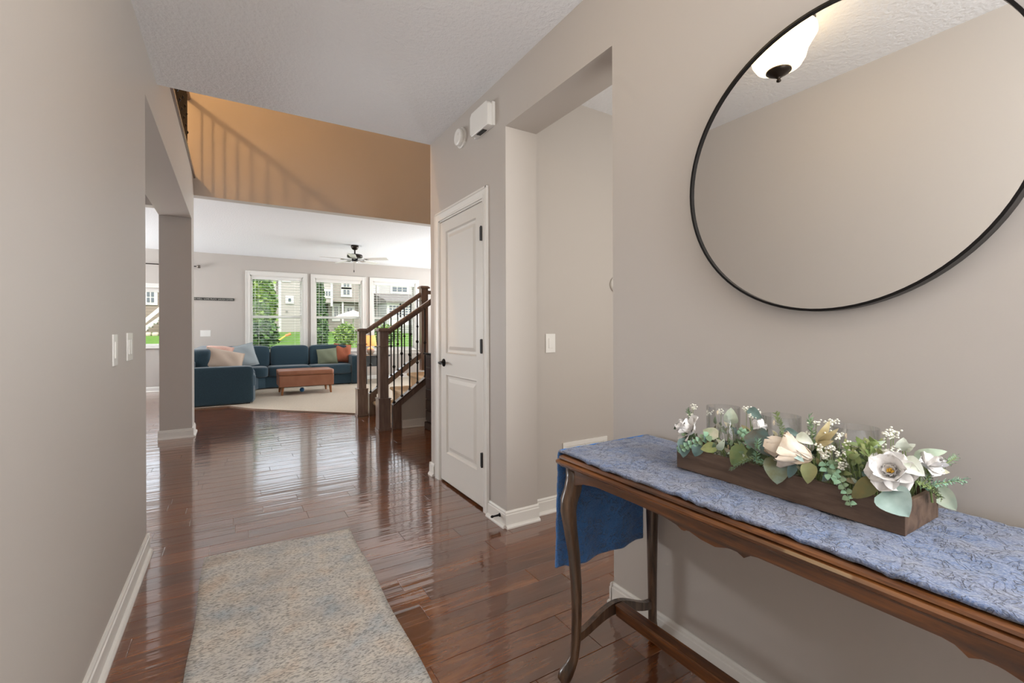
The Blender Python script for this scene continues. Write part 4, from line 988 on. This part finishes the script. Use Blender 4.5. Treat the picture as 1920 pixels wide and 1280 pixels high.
flower(F3 + Vector((.010, -.044, -.014)), (-.34, .92, .24), 'large cream magnolia lying closed at the centre of the box', [(5, .088, .062, .42, .8, .1), (3, .092, .056, .36, .9, .35), (4, .094, .052, .22, .9, .4), (3, .080, .040, .10, .9, .2)], M['petal2'])
flower(F4 + Vector((.010, 0, -.002)), (-.92, -.12, .52), 'large open white magnolia with yellow stamens at the right end', [(6, .050, .050, .80, .5, .1), (5, .044, .046, .55, .7, .6), (5, .030, .030, .36, .9, .2)], M['petal'], True)
flower(F5 - tocam(F5) * .004, (-.2, -.8, .5), 'white flower partly hidden behind the open magnolia at the right', [(5, .036, .034, .6, .6, 0), (3, .03, .026, .3, .8, .3)], M['petal'])

# bunch of fresh small leaves and general filler greenery
def sprig(c, n, ln, cols, label, group, spread=.022, up=.9):
    c = Vector(c); th_ = thing('greenery_sprig', label, 'greenery', tuple(c), group=group); root = Vector((min(1.27, max(1.145, c.x + .01)), min(BY1 - .02, max(BY0 + .02, c.y)), BZ + .042))
    st_ = MB()
    for i in range(n):
        d = Vector((random.gauss(-.45, .6), random.gauss(0, .7), abs(random.gauss(up, .5)))).normalized()
        p = c + Vector((random.uniform(-1, 1), random.uniform(-1, 1), random.uniform(-.8, .8))) * spread
        L = ln * random.uniform(.7, 1.25)
        leaf_mb(p, p + d * L, L * random.uniform(.38, .55), tocam(p) + Vector((random.uniform(-.5, .5), random.uniform(-.5, .5), random.uniform(-.1, .7))), nu=2, nv=5).build('leaf', LMAT[random.choice(cols)], th_, smooth=True)
        st_.tube([root, (root + p) / 2 + Vector((0, 0, .004)), p], .0007, 3)
    st_.build('stem', LMAT['fresh'], th_)
for i, c in enumerate(sorted(BUNCH, key=lambda a: math.atan2(a[0], a[1]))): sprig(c, 12, .021, ['fresh', 'fresh', 'olivegreen', 'yellowgreen'], 'yellow-green small-leaved sprig, %s from the left in the bunch before the open magnolia' % ORD(i), 'yellow-green sprigs', .014)
k_ = 0
for i, yy in enumerate([BY1 - .03 - i * .034 for i in range(15)]):
    for xx, zz, rw in ((1.145, .868, 'front'), (1.215, .885, 'middle'), (1.278, .885, 'back')):
        if rw == 'middle' and min(abs(yy - q) for q in (.815, .65, .484)) < .062: continue
        sprig((xx, yy, zz), 9, .022, ['dusty', 'dark', 'rose', 'olivegreen', 'pale', 'gold', 'dark', 'pinksage'], 'grey-green filler sprig in the %s row of the box, %s place from its left end' % (rw, ORD(i)), 'filler greenery in the planter box', .017)

# ------------------------------------------------------------------ living room
sf = thing('sectional_sofa', 'slate blue fabric sectional sofa running along the left and under the windows', 'sofa', (.3, 10, 0))
S = M['sofa']
MB().prism([(x, y, .03) for x, y in [(-.74, 8.60), (.27, 8.60), (.31, 8.9), (.33, 10.3), (.42, 10.50), (.55, 10.57), (2.26, 10.57), (2.26, 11.28), (-.74, 11.28)]], (0, 0, .235)).build('base', S, sf, bevel=.02, seg=3)
MB().box(-.74, -.52, 8.7, 11.28, .26, .72).box(-.52, 2.26, 11.10, 11.28, .26, .74).build('back_frame', S, sf, bevel=.03, seg=3)
def rb(c, s, e=.22): return MB().cushion(c, s, e, 28, 16)
rb((-.24, 8.70, .325), (1.04, .27, .60), .16).build('arm', S, sf, smooth=True)
rb((2.33, 10.92, .335), (.17, .82, .645), .16).build('arm', S, sf, smooth=True)
for (x0, x1, y0, y1) in ((-.50, .32, 8.85, 9.62), (-.50, .34, 9.63, 10.45), (-.5, .60, 10.46, 11.08), (.61, 1.40, 10.52, 11.08), (1.41, 2.24, 10.50, 11.08)):
    rb(((x0 + x1) / 2, (y0 + y1) / 2, .36), (x1 - x0 + .01, y1 - y0 + .01, .22), .25).build('seat_cushion', S, sf, smooth=True)
for (x0, x1) in ((-.28, .655), (.665, 1.415), (1.425, 2.24)):
    rb(((x0 + x1) / 2, 11.02, .66), (x1 - x0, .26, .46), .3).build('back_cushion', S, sf, smooth=True)
for (y0, y1) in ((8.80, 9.62), (9.64, 10.45), (10.47, 11.05)):
    rb((-.45, (y0 + y1) / 2, .68), (.28, y1 - y0, .46), .3).build('back_cushion', S, sf, smooth=True)
for x, y in ((-.68, 8.66), (.2, 8.66), (.25, 10.2), (2.2, 10.62), (2.2, 11.2), (-.68, 11.2)): MB().box(x - .03, x + .03, y - .03, y + .03, .01, .04).build('foot', M['dark'], sf)

def pillow(name, label, c, w_, h_, t_, rot, m):
    mt = Matrix.Rotation(rot[2], 4, 'Z') @ Matrix.Rotation(rot[1], 4, 'Y') @ Matrix.Rotation(rot[0], 4, 'X'); c = Vector(c)
    mb = MB()
    def half(sg):
        def fn(u, v):
            a = u * 2 - 1; b = v * 2 - 1
            f = max(0, (1 - abs(a) ** 2.4)) ** .5 * max(0, (1 - abs(b) ** 2.4)) ** .5
            pinch = 1 - .05 * (1 - abs(a * b)) * (max(abs(a), abs(b)) ** 4)
            p = Vector((a * w_ / 2 * pinch, sg * t_ / 2 * f + .006 * math.sin(a * 6 + b * 4) * f, b * h_ / 2 * pinch)); return mt @ p + c
        return fn
    g1 = MB().grid(half(-1), 16, 16); g2 = MB().grid(half(1), 16, 16); mb.add(g1.v, g1.f).add(g2.v, [f[::-1] for f in g2.f])
    bm_o = mb.build(name, m, None, smooth=True); md = bm_o.modifiers.new('weld', 'WELD'); md.merge_threshold = .0008
    bm_o.data.transform(Matrix.Translation(-c)); bm_o.location = c
    return tag(bm_o, label, 'cushion')
def fab(n, c, c2=None): return mat(n, c, .9, spec=.15, sheen=.3, bump=(300, .3, .002), var=(140, c2) if c2 else None)
pillow('throw_pillow', 'beige throw pillow lying on the left end of the sofa', (-.13, 8.93, .72), .56, .36, .16, (R(-25), R(14), R(8)), fab('beige_fabric', rgb(196, 178, 162)))
pillow('throw_pillow', 'pink throw pillow with white edge behind the beige pillow', (-.22, 9.35, .83), .42, .30, .14, (R(-50), R(5), R(-10)), fab('pink_fabric', rgb(206, 146, 128), rgb(222, 196, 182)))
pillow('throw_pillow', 'large pale grey pillow leaning on the corner of the sofa', (.14, 10.30, .71), .50, .46, .17, (R(-14), R(-12), R(14)), fab('grey_fabric', rgb(158, 168, 172)))
pillow('throw_pillow', 'sage green throw pillow on the right seat of the sofa', (1.78, 10.82, .625), .42, .37, .15, (R(-14), R(-5), R(-6)), fab('green_fabric', rgb(132, 138, 116), rgb(118, 126, 104)))
pillow('throw_pillow', 'rust orange throw pillow at the right end of the sofa', (2.12, 10.93, .69), .40, .42, .15, (R(-12), R(7), R(8)), fab('rust_fabric', rgb(182, 112, 86), rgb(164, 96, 70)))

ot = thing('storage_ottoman', 'tan leather storage ottoman with tapered wooden legs on the beige carpet', 'ottoman', (1.17, 9.6, .014))
OX0, OX1, OY0, OY1 = .695, 1.655, 9.27, 9.93
MB().box(OX0 + .01, OX1 - .01, OY0 + .01, OY1 - .01, .165, .375).build('body', M['leather'], ot, bevel=.012, seg=3)
MB().cushion(((OX0 + OX1) / 2, (OY0 + OY1) / 2, .420), (OX1 - OX0, OY1 - OY0, .088), .14, 32, 14).build('lid', M['leather'], ot, smooth=True)
for x, sx in ((OX0 + .07, -1), (OX1 - .07, 1)):
    for y, sy in ((OY0 + .06, -1), (OY1 - .06, 1)):
        MB().tube([(x, y, .17), (x + sx * .012, y + sy * .012, .015)], [.028, .017], 12).build('leg', M['legwood'], ot)
tb_ = MB().cushion((1.13, 9.68, .058), (.085, .085, .085), 1, 20, 12).build('toy_ball', mat('blue_plastic', rgb(60, 130, 190), .4), None, smooth=True)
tag(tb_, 'small blue ball on the carpet under the tan ottoman', 'ball')

et = thing('end_table', 'dark grey end table right of the sofa holding the lamp', 'side table', (2.75, 10.6, .014))
DG = mat('charcoal_wood', rgb(58, 62, 64), .5)
MB().box(2.46, 3.04, 10.30, 10.92, .615, .65).build('tabletop', DG, et, bevel=.005)
MB().box(2.49, 3.01, 10.33, 10.89, .40, .615).build('drawer_box', DG, et, bevel=.004)
for x in (2.51, 2.99):
    for y in (10.35, 10.87): MB().box(x - .02, x + .02, y - .02, y + .02, .014, .41).build('leg', DG, et)
lp = thing('table_lamp', 'lit table lamp with an orange-glowing shade on the dark end table', 'lamp', (2.68, 10.62, .65))
MB().lathe([(0, 0), (.05, 0), (.052, .012), (.085, .06), (.088, .10), (.06, .15), (.02, .175), (.012, .20), (0, .20)], (2.68, 10.62, .651), 24).build('base', mat('ceramic_base', rgb(150, 128, 108), .5), lp, smooth=True)
sh = MB().lathe([(.135, .20), (.10, .44)], (2.68, 10.62, .651), 32); sh.f = sh.f[:-2]
sh.build('lamp_shade', mat('lit_linen_shade', rgb(226, 160, 100), .8, emis=(rgb(236, 158, 88), .75)), lp, smooth=True, solid=.003)
point('table_lamp_light', (2.68, 10.62, .96), 6, .03, (1, .72, .42))
cw_ = MB().tube([(2.52, 10.9, .35), (2.50, 11.1, .12), (2.56, 11.2, .02), (2.85, 11.25, .02), (3.3, 11.33, .02)], .004, 6).build('power_cord', mat('cord_grey', rgb(150, 145, 138), .6), None, smooth=True); tag(cw_, 'thin power cord on the carpet beneath the dark end table', 'cord')

# ------------------------------------------------------------------ ceiling fan
FX, FY, FZ = 1.985, 9.02, 2.83
fn_ = thing('ceiling_fan', 'white-bladed ceiling fan with a dark motor in the living room', 'ceiling fan', (FX, FY, FZ))
MB().lathe([(0, 0), (.07, 0), (.072, -.03), (.055, -.07), (.03, -.088), (0, -.088)], (FX, FY, FZ), 28).build('canopy', M['bronze'], fn_, smooth=True)
MB().tube([(FX, FY, FZ - .08), (FX, FY, FZ - .17)], .014, 10).build('downrod', M['bronze'], fn_)
MB().lathe([(0, -.165), (.05, -.168), (.13, -.178), (.142, -.19), (.142, -.225), (.128, -.238), (.07, -.245), (0, -.245)], (FX, FY, FZ), 36).build('motor', M['bronze'], fn_, smooth=True)
MB().lathe([(0, -.245), (.055, -.245), (.058, -.29), (.05, -.31), (0, -.31)], (FX, FY, FZ), 24).build('switch_housing', M['black'], fn_, smooth=True)
MB().lathe([(0, -.308), (.05, -.308), (.046, -.33), (.025, -.342), (0, -.344)], (FX, FY, FZ), 24).build('bottom_cap', M['white'], fn_, smooth=True)
blm = MB()
def bf(u, v):
    x = .20 + .45 * v; w_ = .055 + .018 * v
    if v > .93: w_ *= (1 - ((v - .93) / .07) ** 2 * .25)
    yy = (u - .5) * 2 * w_; return (x, yy, yy * -.16)
blm.grid(bf, 2, 16)
bme = blm.mesh('blade'); bme.materials.append(M['white'])
irm = MB().box(.06, .24, -.016, .016, -.004, .003); irm.box(.20, .26, -.04, .04, -.006, -.001)
ime = irm.mesh('blade_iron'); ime.materials.append(mat('pewter_iron', rgb(140, 136, 130), .4, metal=.5))
for k in range(5):
    a = R(36 + 72 * k)
    o = inst('blade', bme, fn_, (FX, FY, FZ - .272), (0, 0, a)); md = o.modifiers.new('t', 'SOLIDIFY'); md.thickness = .008
    inst('blade_iron', ime, o, (FX, FY, FZ)) ; bpy.data.objects[list(bpy.data.objects.keys())[0]]
for o in [x for x in bpy.data.objects if x.name.startswith('blade_iron')]:
    o.location = (0, 0, -.006)
MB().tube([(FX - .02, FY - .02, FZ - .34), (FX - .02, FY - .02, FZ - .47)], .0018, 5).lathe([(0, -.52), (.008, -.515), (.009, -.49), (.003, -.47), (0, -.47)], (FX - .02, FY - .02, FZ), 8).build('pull_chain', M['bronze'], fn_)

# ------------------------------------------------------------------ outside the windows
GR = mat('lawn_grass', rgb(92, 128, 58), .9, spec=.1, var=(9, rgb(112, 148, 70)), bump=(60, .6, .05))
def gz(x, y):
    t = min(1, max(0, (y - 12) / 17.0)); return -.35 + 1.5 * (t ** 1.15) + .08 * noise.noise(Vector((x * .2, y * .2, 0)))
g = MB().grid(lambda u, v: (-45 + 110 * u, 11.6 + 60 * v, gz(-45 + 110 * u, 11.6 + 60 * v)), 60, 60).build('lawn_ground', GR, None, smooth=True); g['kind'] = 'structure'
M['wtrim'] = mat('white_house_trim', rgb(206, 206, 203), .6)
M['hglass'] = mat('house_window_glass', rgb(70, 84, 96), .15, spec=.8)
M['roof'] = mat('grey_shingle', rgb(128, 124, 120), .9, var=(5, rgb(110, 106, 102)))
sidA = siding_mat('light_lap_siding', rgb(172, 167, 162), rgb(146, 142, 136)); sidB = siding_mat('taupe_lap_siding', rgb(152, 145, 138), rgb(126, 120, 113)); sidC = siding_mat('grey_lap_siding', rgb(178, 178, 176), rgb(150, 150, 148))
def hwin(p, x0, x1, z0, z1, y, cols=1, mull=1, name='window'):
    f = MB().box(x0 - .12, x1 + .12, y - .06, y + .02, z0 - .12, z1 + .12).build(name, M['wtrim'], p)
    wd = (x1 - x0) / cols
    for c_ in range(cols):
        a = x0 + c_ * wd + .03; b = x0 + (c_ + 1) * wd - .03
        for r in range(mull):
            hh = (z1 - z0) / mull; MB().box(a, b, y - .09, y - .055, z0 + r * hh + .03, z0 + (r + 1) * hh - .03).build('pane', M['hglass'], f)
    return f
def backroof(mb, x0, x1, y0, y1, z0, z1):
    return mb.prism([(x0, y0, z0), (x0, (y0 + y1) / 2, z1), (x0, y1, z0), (x0, y1, z0 - .12), (x0, y0, z0 - .12)], (x1 - x0, 0, 0))
def gable(mb, x0, x1, y0, y1, z0, z1, ov=.4):
    xm = (x0 + x1) / 2
    return mb.prism([(x0 - ov, y0 - ov, z0), (xm, y0 - ov, z1), (x1 + ov, y0 - ov, z0), (x1 + ov, y0 - ov, z0 - .15), (xm, y0 - ov, z1 - .18), (x0 - ov, y0 - ov, z0 - .15)], (0, y1 - y0 + 2 * ov, 0))
hA = thing('house', 'pale two-storey house with narrow white corner board seen through the left window', 'house', (3, 30, 1.1))
MB().box(2.28, 4.2, 29.6, 38, .9, 4.9).build('wall', sidA, hA)
MB().box(.9, 2.28, 30.2, 38, .9, 4.9).build('recessed_wall', sidA, hA)
MB().box(2.22, 2.36, 29.55, 29.68, 1.1, 4.9).build('corner_board', M['wtrim'], hA)
hwin(hA, 2.70, 2.90, 2.92, 3.14, 29.6); hwin(hA, 1.78, 2.02, 3.62, 4.0, 30.2); hwin(hA, 2.52, 2.75, 4.2, 4.5, 29.6)
backroof(MB(), .9, 4.2, 29.5, 38, 4.9, 6.4).build('roof', M['roof'], hA)
MB().box(2.60, 2.70, 29.54, 29.6, 2.28, 2.42).build('wall_vent', mat('vent_grey', rgb(130, 128, 124), .7), hA)
hB = thing('house', 'taupe two-storey house with white framed windows seen through the middle window', 'house', (6, 30, 1.1))
MB().box(5.05, 7.4, 29.6, 38, 3.02, 4.9).box(5.05, 7.4, 30.3, 38, .9, 3.02).build('wall', sidB, hB)
MB().box(4.3, 5.05, 29.2, 38, 2.9, 4.9).build('bay_wall', sidA, hB)
MB().box(5.0, 5.12, 29.15, 29.62, 2.7, 4.9).build('corner_board', M['wtrim'], hB)
hwin(hB, 4.55, 5.0, 3.30, 3.62, 29.2, 3); hwin(hB, 5.78, 6.2, 3.42, 3.78, 29.6, 2); hwin(hB, 5.80, 6.18, 3.92, 4.5, 29.6, 2)
hwin(hB, 5.38, 5.62, 1.95, 2.78, 30.3, 2, 1, 'patio_door'); hwin(hB, 6.15, 6.50, 2.38, 2.68, 30.3, 2)
MB().box(5.75, 5.85, 29.7, 29.8, .9, 3.02).build('porch_post', M['wtrim'], hB)
backroof(MB(), 4.3, 7.4, 29.1, 38, 4.9, 6.4).build('roof', M['roof'], hB)
um = thing('patio_umbrella', 'pale patio umbrella in front of the taupe house', 'umbrella', (6.3, 27.5, 1))
MB().lathe([(1.0, 1.98), (.98, 2.02), (.5, 2.22), (.04, 2.38), (0, 2.40)], (5.95, 27.5, .02), 8).build('canopy', mat('canopy_cloth', rgb(214, 204, 200), .8), um)
MB().tube([(5.95, 27.5, 1.0), (5.95, 27.5, 2.36)], .03, 8).build('pole', M['wtrim'], um)
hC = thing('house', 'grey house with a dark porch roof and banked windows seen through the right window', 'house', (9.5, 30, 1.1))
MB().box(7.6, 13.5, 30.6, 38, .9, 5.0).build('wall', sidC, hC)
hwin(hC, 7.62, 7.92, 3.75, 4.2, 30.6, 1, 2); hwin(hC, 9.15, 10.2, 3.85, 4.6, 30.6, 3, 2)
MB().box(8.1, 8.25, 30.5, 30.62, 3.1, 5.0).build('corner_board', M['wtrim'], hC)
MB().prism([(7.9, 27.6, 3.05), (12.6, 27.6, 3.05), (12.6, 27.6, 2.92), (7.9, 27.6, 2.92)], (0, 3.1, 0)).prism([(7.9, 27.6, 3.05), (7.9, 30.6, 3.7), (7.9, 30.6, 3.05)], (4.7, 0, 0)).build('porch_roof', M['roof'], hC)
MB().box(8.0, 12.5, 27.9, 30.6, .9, 2.92).build('sunroom_wall', sidC, hC)
for k in range(4): hwin(hC, 8.15 + k * .78, 8.80 + k * .78, 2.15, 2.78, 27.9, 3, 4)
backroof(MB(), 7.6, 13.5, 30.4, 38, 5.0, 6.5).build('roof', M['roof'], hC)
MB().box(7.9, 10.5, 27.0, 27.1, 1.55, 1.95).build('porch_rail', M['wtrim'], hC)
hD = thing('house', 'brown house behind the wooden deck stairs seen at the far left', 'house', (-4, 31, 1.1))
MB().box(-8, -1.2, 31, 38, .9, 5).build('wall', siding_mat('brown_siding', rgb(140, 128, 116), rgb(112, 102, 92)), hD)
hwin(hD, -3.98, -3.62, 2.75, 3.35, 31, 2, 2)
backroof(MB(), -8, -1.2, 30.9, 38, 5, 6.5).build('roof', M['roof'], hD)
dk = thing('deck_stairs', 'white railed deck stairs on the lawn seen at the far left', 'stairs', (-3.6, 29.4, 1.1))
for yy in (29.2, 29.9):
    MB().prism([(-4.3, yy, 1.2), (-3.2, yy, 2.35), (-3.2, yy, 2.5), (-4.3, yy, 1.35)], (0, .06, 0)).build('stair_rail', M['wtrim'], dk)
    MB().prism([(-4.2, yy, .95), (-3.2, yy, 1.85), (-3.2, yy, 2.0), (-4.3, yy, 1.05)], (0, .06, 0)).build('stringer', M['wtrim'], dk)
for k in range(5): MB().box(-4.15 + k * .2, -3.95 + k * .2, 29.25, 29.9, 1.05 + k * .18, 1.09 + k * .18).build('tread', M['wtrim'], dk)
MB().box(-3.2, -1.4, 29.0, 30.9, 1.95, 2.05).build('deck_platform', M['wtrim'], dk)
for x in (-3.1, -2.6, -2.1, -1.5): MB().box(x, x + .12, 29.05, 29.17, .9, 2.7).build('post', M['wtrim'], dk)
rk = random.Random(4)
STN = mat('pale_stone', rgb(186, 176, 160), .9)
x = -4.6; kb_ = -1
while x < -2.2:
    kb_ += 1
    wd = rk.uniform(.22, .38)
    o = MB().cushion((x + wd / 2, 27.6, 1.06), (wd * .95, .35, .22), .5, 10, 6).build('boulder', STN, None, smooth=True); tag(o, 'pale boulder edging the lawn below the deck, %s from the left' % ORD(kb_),  'boulder', 'boulders edging the lawn'); x += wd
fe = thing('metal_fence', 'low black metal fence outside the far left window', 'fence', (-1.8, 14.2, -.2))
MB().box(-4.4, .2, 14.2, 14.22, .70, .72).box(-4.4, .2, 14.2, 14.22, .05, .07).build('rail', M['black'], fe)
x = -4.4
while x < .2: MB().box(x, x + .012, 14.203, 14.215, -.3, .71).build('picket', M['black'], fe); x += .11
for x in (-1.95, -4.2, .15): MB().box(x, x + .05, 14.19, 14.24, -.3, .78).build('fence_post', M['black'], fe)
def tree(name, label, c, h, r, cols, n, leaf=.12, trunk=.06, cone=False, group=None):
    th_ = thing(name, label, 'tree' if 'tree' in name else 'bush', c, group); rr = random.Random(int(c[0] * 100 + c[1])); c = Vector(c)
    MB().tube([c, c + Vector((0, 0, h * .75))], [trunk, trunk * .4], 8).build('trunk', mat('bark', rgb(84, 70, 58), .9), th_)
    for ci, cc in enumerate(cols):
        mb = MB()
        for i in range(n // len(cols)):
            if cone:
                t = rr.random() ** .8; rad = r * (1 - t) * rr.uniform(.5, 1) + .05; a = rr.uniform(0, 6.28); p = c + Vector((rad * math.cos(a), rad * math.sin(a), .1 + h * t))
            else:
                d = Vector((rr.gauss(0, 1), rr.gauss(0, 1), rr.gauss(0, 1))).normalized() * rr.uniform(.55, 1)
                p = c + Vector((d.x * r, d.y * r, h * .58 + d.z * h * .42)) + Vector((noise.noise(d * 3), noise.noise(d * 3 + Vector((5, 5, 5))), noise.noise(d * 4))) * r * .35
            u = Vector((rr.uniform(-1, 1), rr.uniform(-1, 1), rr.uniform(-1, 1))).normalized(); v = u.cross(Vector((rr.uniform(-1, 1), rr.uniform(-1, 1), rr.uniform(-1, 1)))).normalized(); l = leaf * rr.uniform(.6, 1.3)
            mb.add([p, p + (u + v) * l * .5, p + u * l, p + (u - v) * l * .5], [(0, 1, 2, 3)])
        o = mb.build('foliage', cc, th_); o['kind'] = 'stuff'
Lg = mat('foliage_light', rgb(140, 166, 84), .8); Mg = mat('foliage_mid', rgb(94, 126, 70), .8); Dg = mat('foliage_dark', rgb(58, 84, 58), .8)
tree('evergreen_tree', 'dark slim evergreen tree at the left edge of the left window', (.70, 25.0, .9), 5.0, .45, [Dg, Mg], 3000, .16, cone=True)
tree('leafy_tree', 'bright green leafy tree beside the dark evergreen in the left window', (1.10, 23.5, .75), 2.9, .50, [Mg, Lg], 4200, .20)
tree('evergreen_tree', 'broad low evergreen below the sash rail of the left window', (1.02, 20.5, .4), 1.15, .42, [Dg, Mg], 2600, .18)
tree('evergreen_tree', 'evergreen tree at the left edge of the middle window', (4.0, 26.5, .9), 3.0, .42, [Dg, Mg], 3000, .13, cone=True)
tree('leafy_tree', 'distant treetop filling the gap left of the pale house', (-.6, 46, 1.1), 5.4, 2.4, [Mg, Dg, Lg], 6000, .3)
tree('leafy_tree', 'distant leafy tree between the pale house and the brown house', (-.15, 33, 1.1), 4.4, .55, [Mg, Dg], 4000, .2)
tree('leafy_bush', 'yellow-green leafy bush in the lower half of the middle window', (4.05, 20.3, .25), 1.25, .42, [Lg, Lg, Mg], 3000, .1)
tree('leafy_bush', 'dark bush at the lower left of the middle window', (3.15, 21.4, .3), .95, .36, [Dg, Mg], 2200, .1)
tree('leafy_bush', 'green bush low in the right part of the middle window', (4.75, 18.5, .1), .85, .36, [Mg, Lg], 2200, .09)
tree('leafy_bush', 'green bush behind the stair railing in the right window', (6.1, 21.5, .5), .9, .7, [Mg, Lg], 2400, .1)
tree('leafy_tree', 'distant green tree left of the pale house', (-.7, 27.5, 1.1), 4.4, .5, [Mg, Dg], 3500, .28)
ty = thing('garden_toy', 'orange and yellow garden toy pole leaning on the lawn in the left window', 'toy', (2.2, 24, .6))
MB().tube([(1.75, 24, .72), (2.1, 24, .98)], .04, 8).build('pole', mat('toy_yellow', rgb(220, 200, 90), .5), ty); MB().tube([(2.1, 24, .98), (2.32, 24, 1.08)], .06, 8).build('tip', mat('toy_orange', rgb(226, 140, 80), .5), ty)
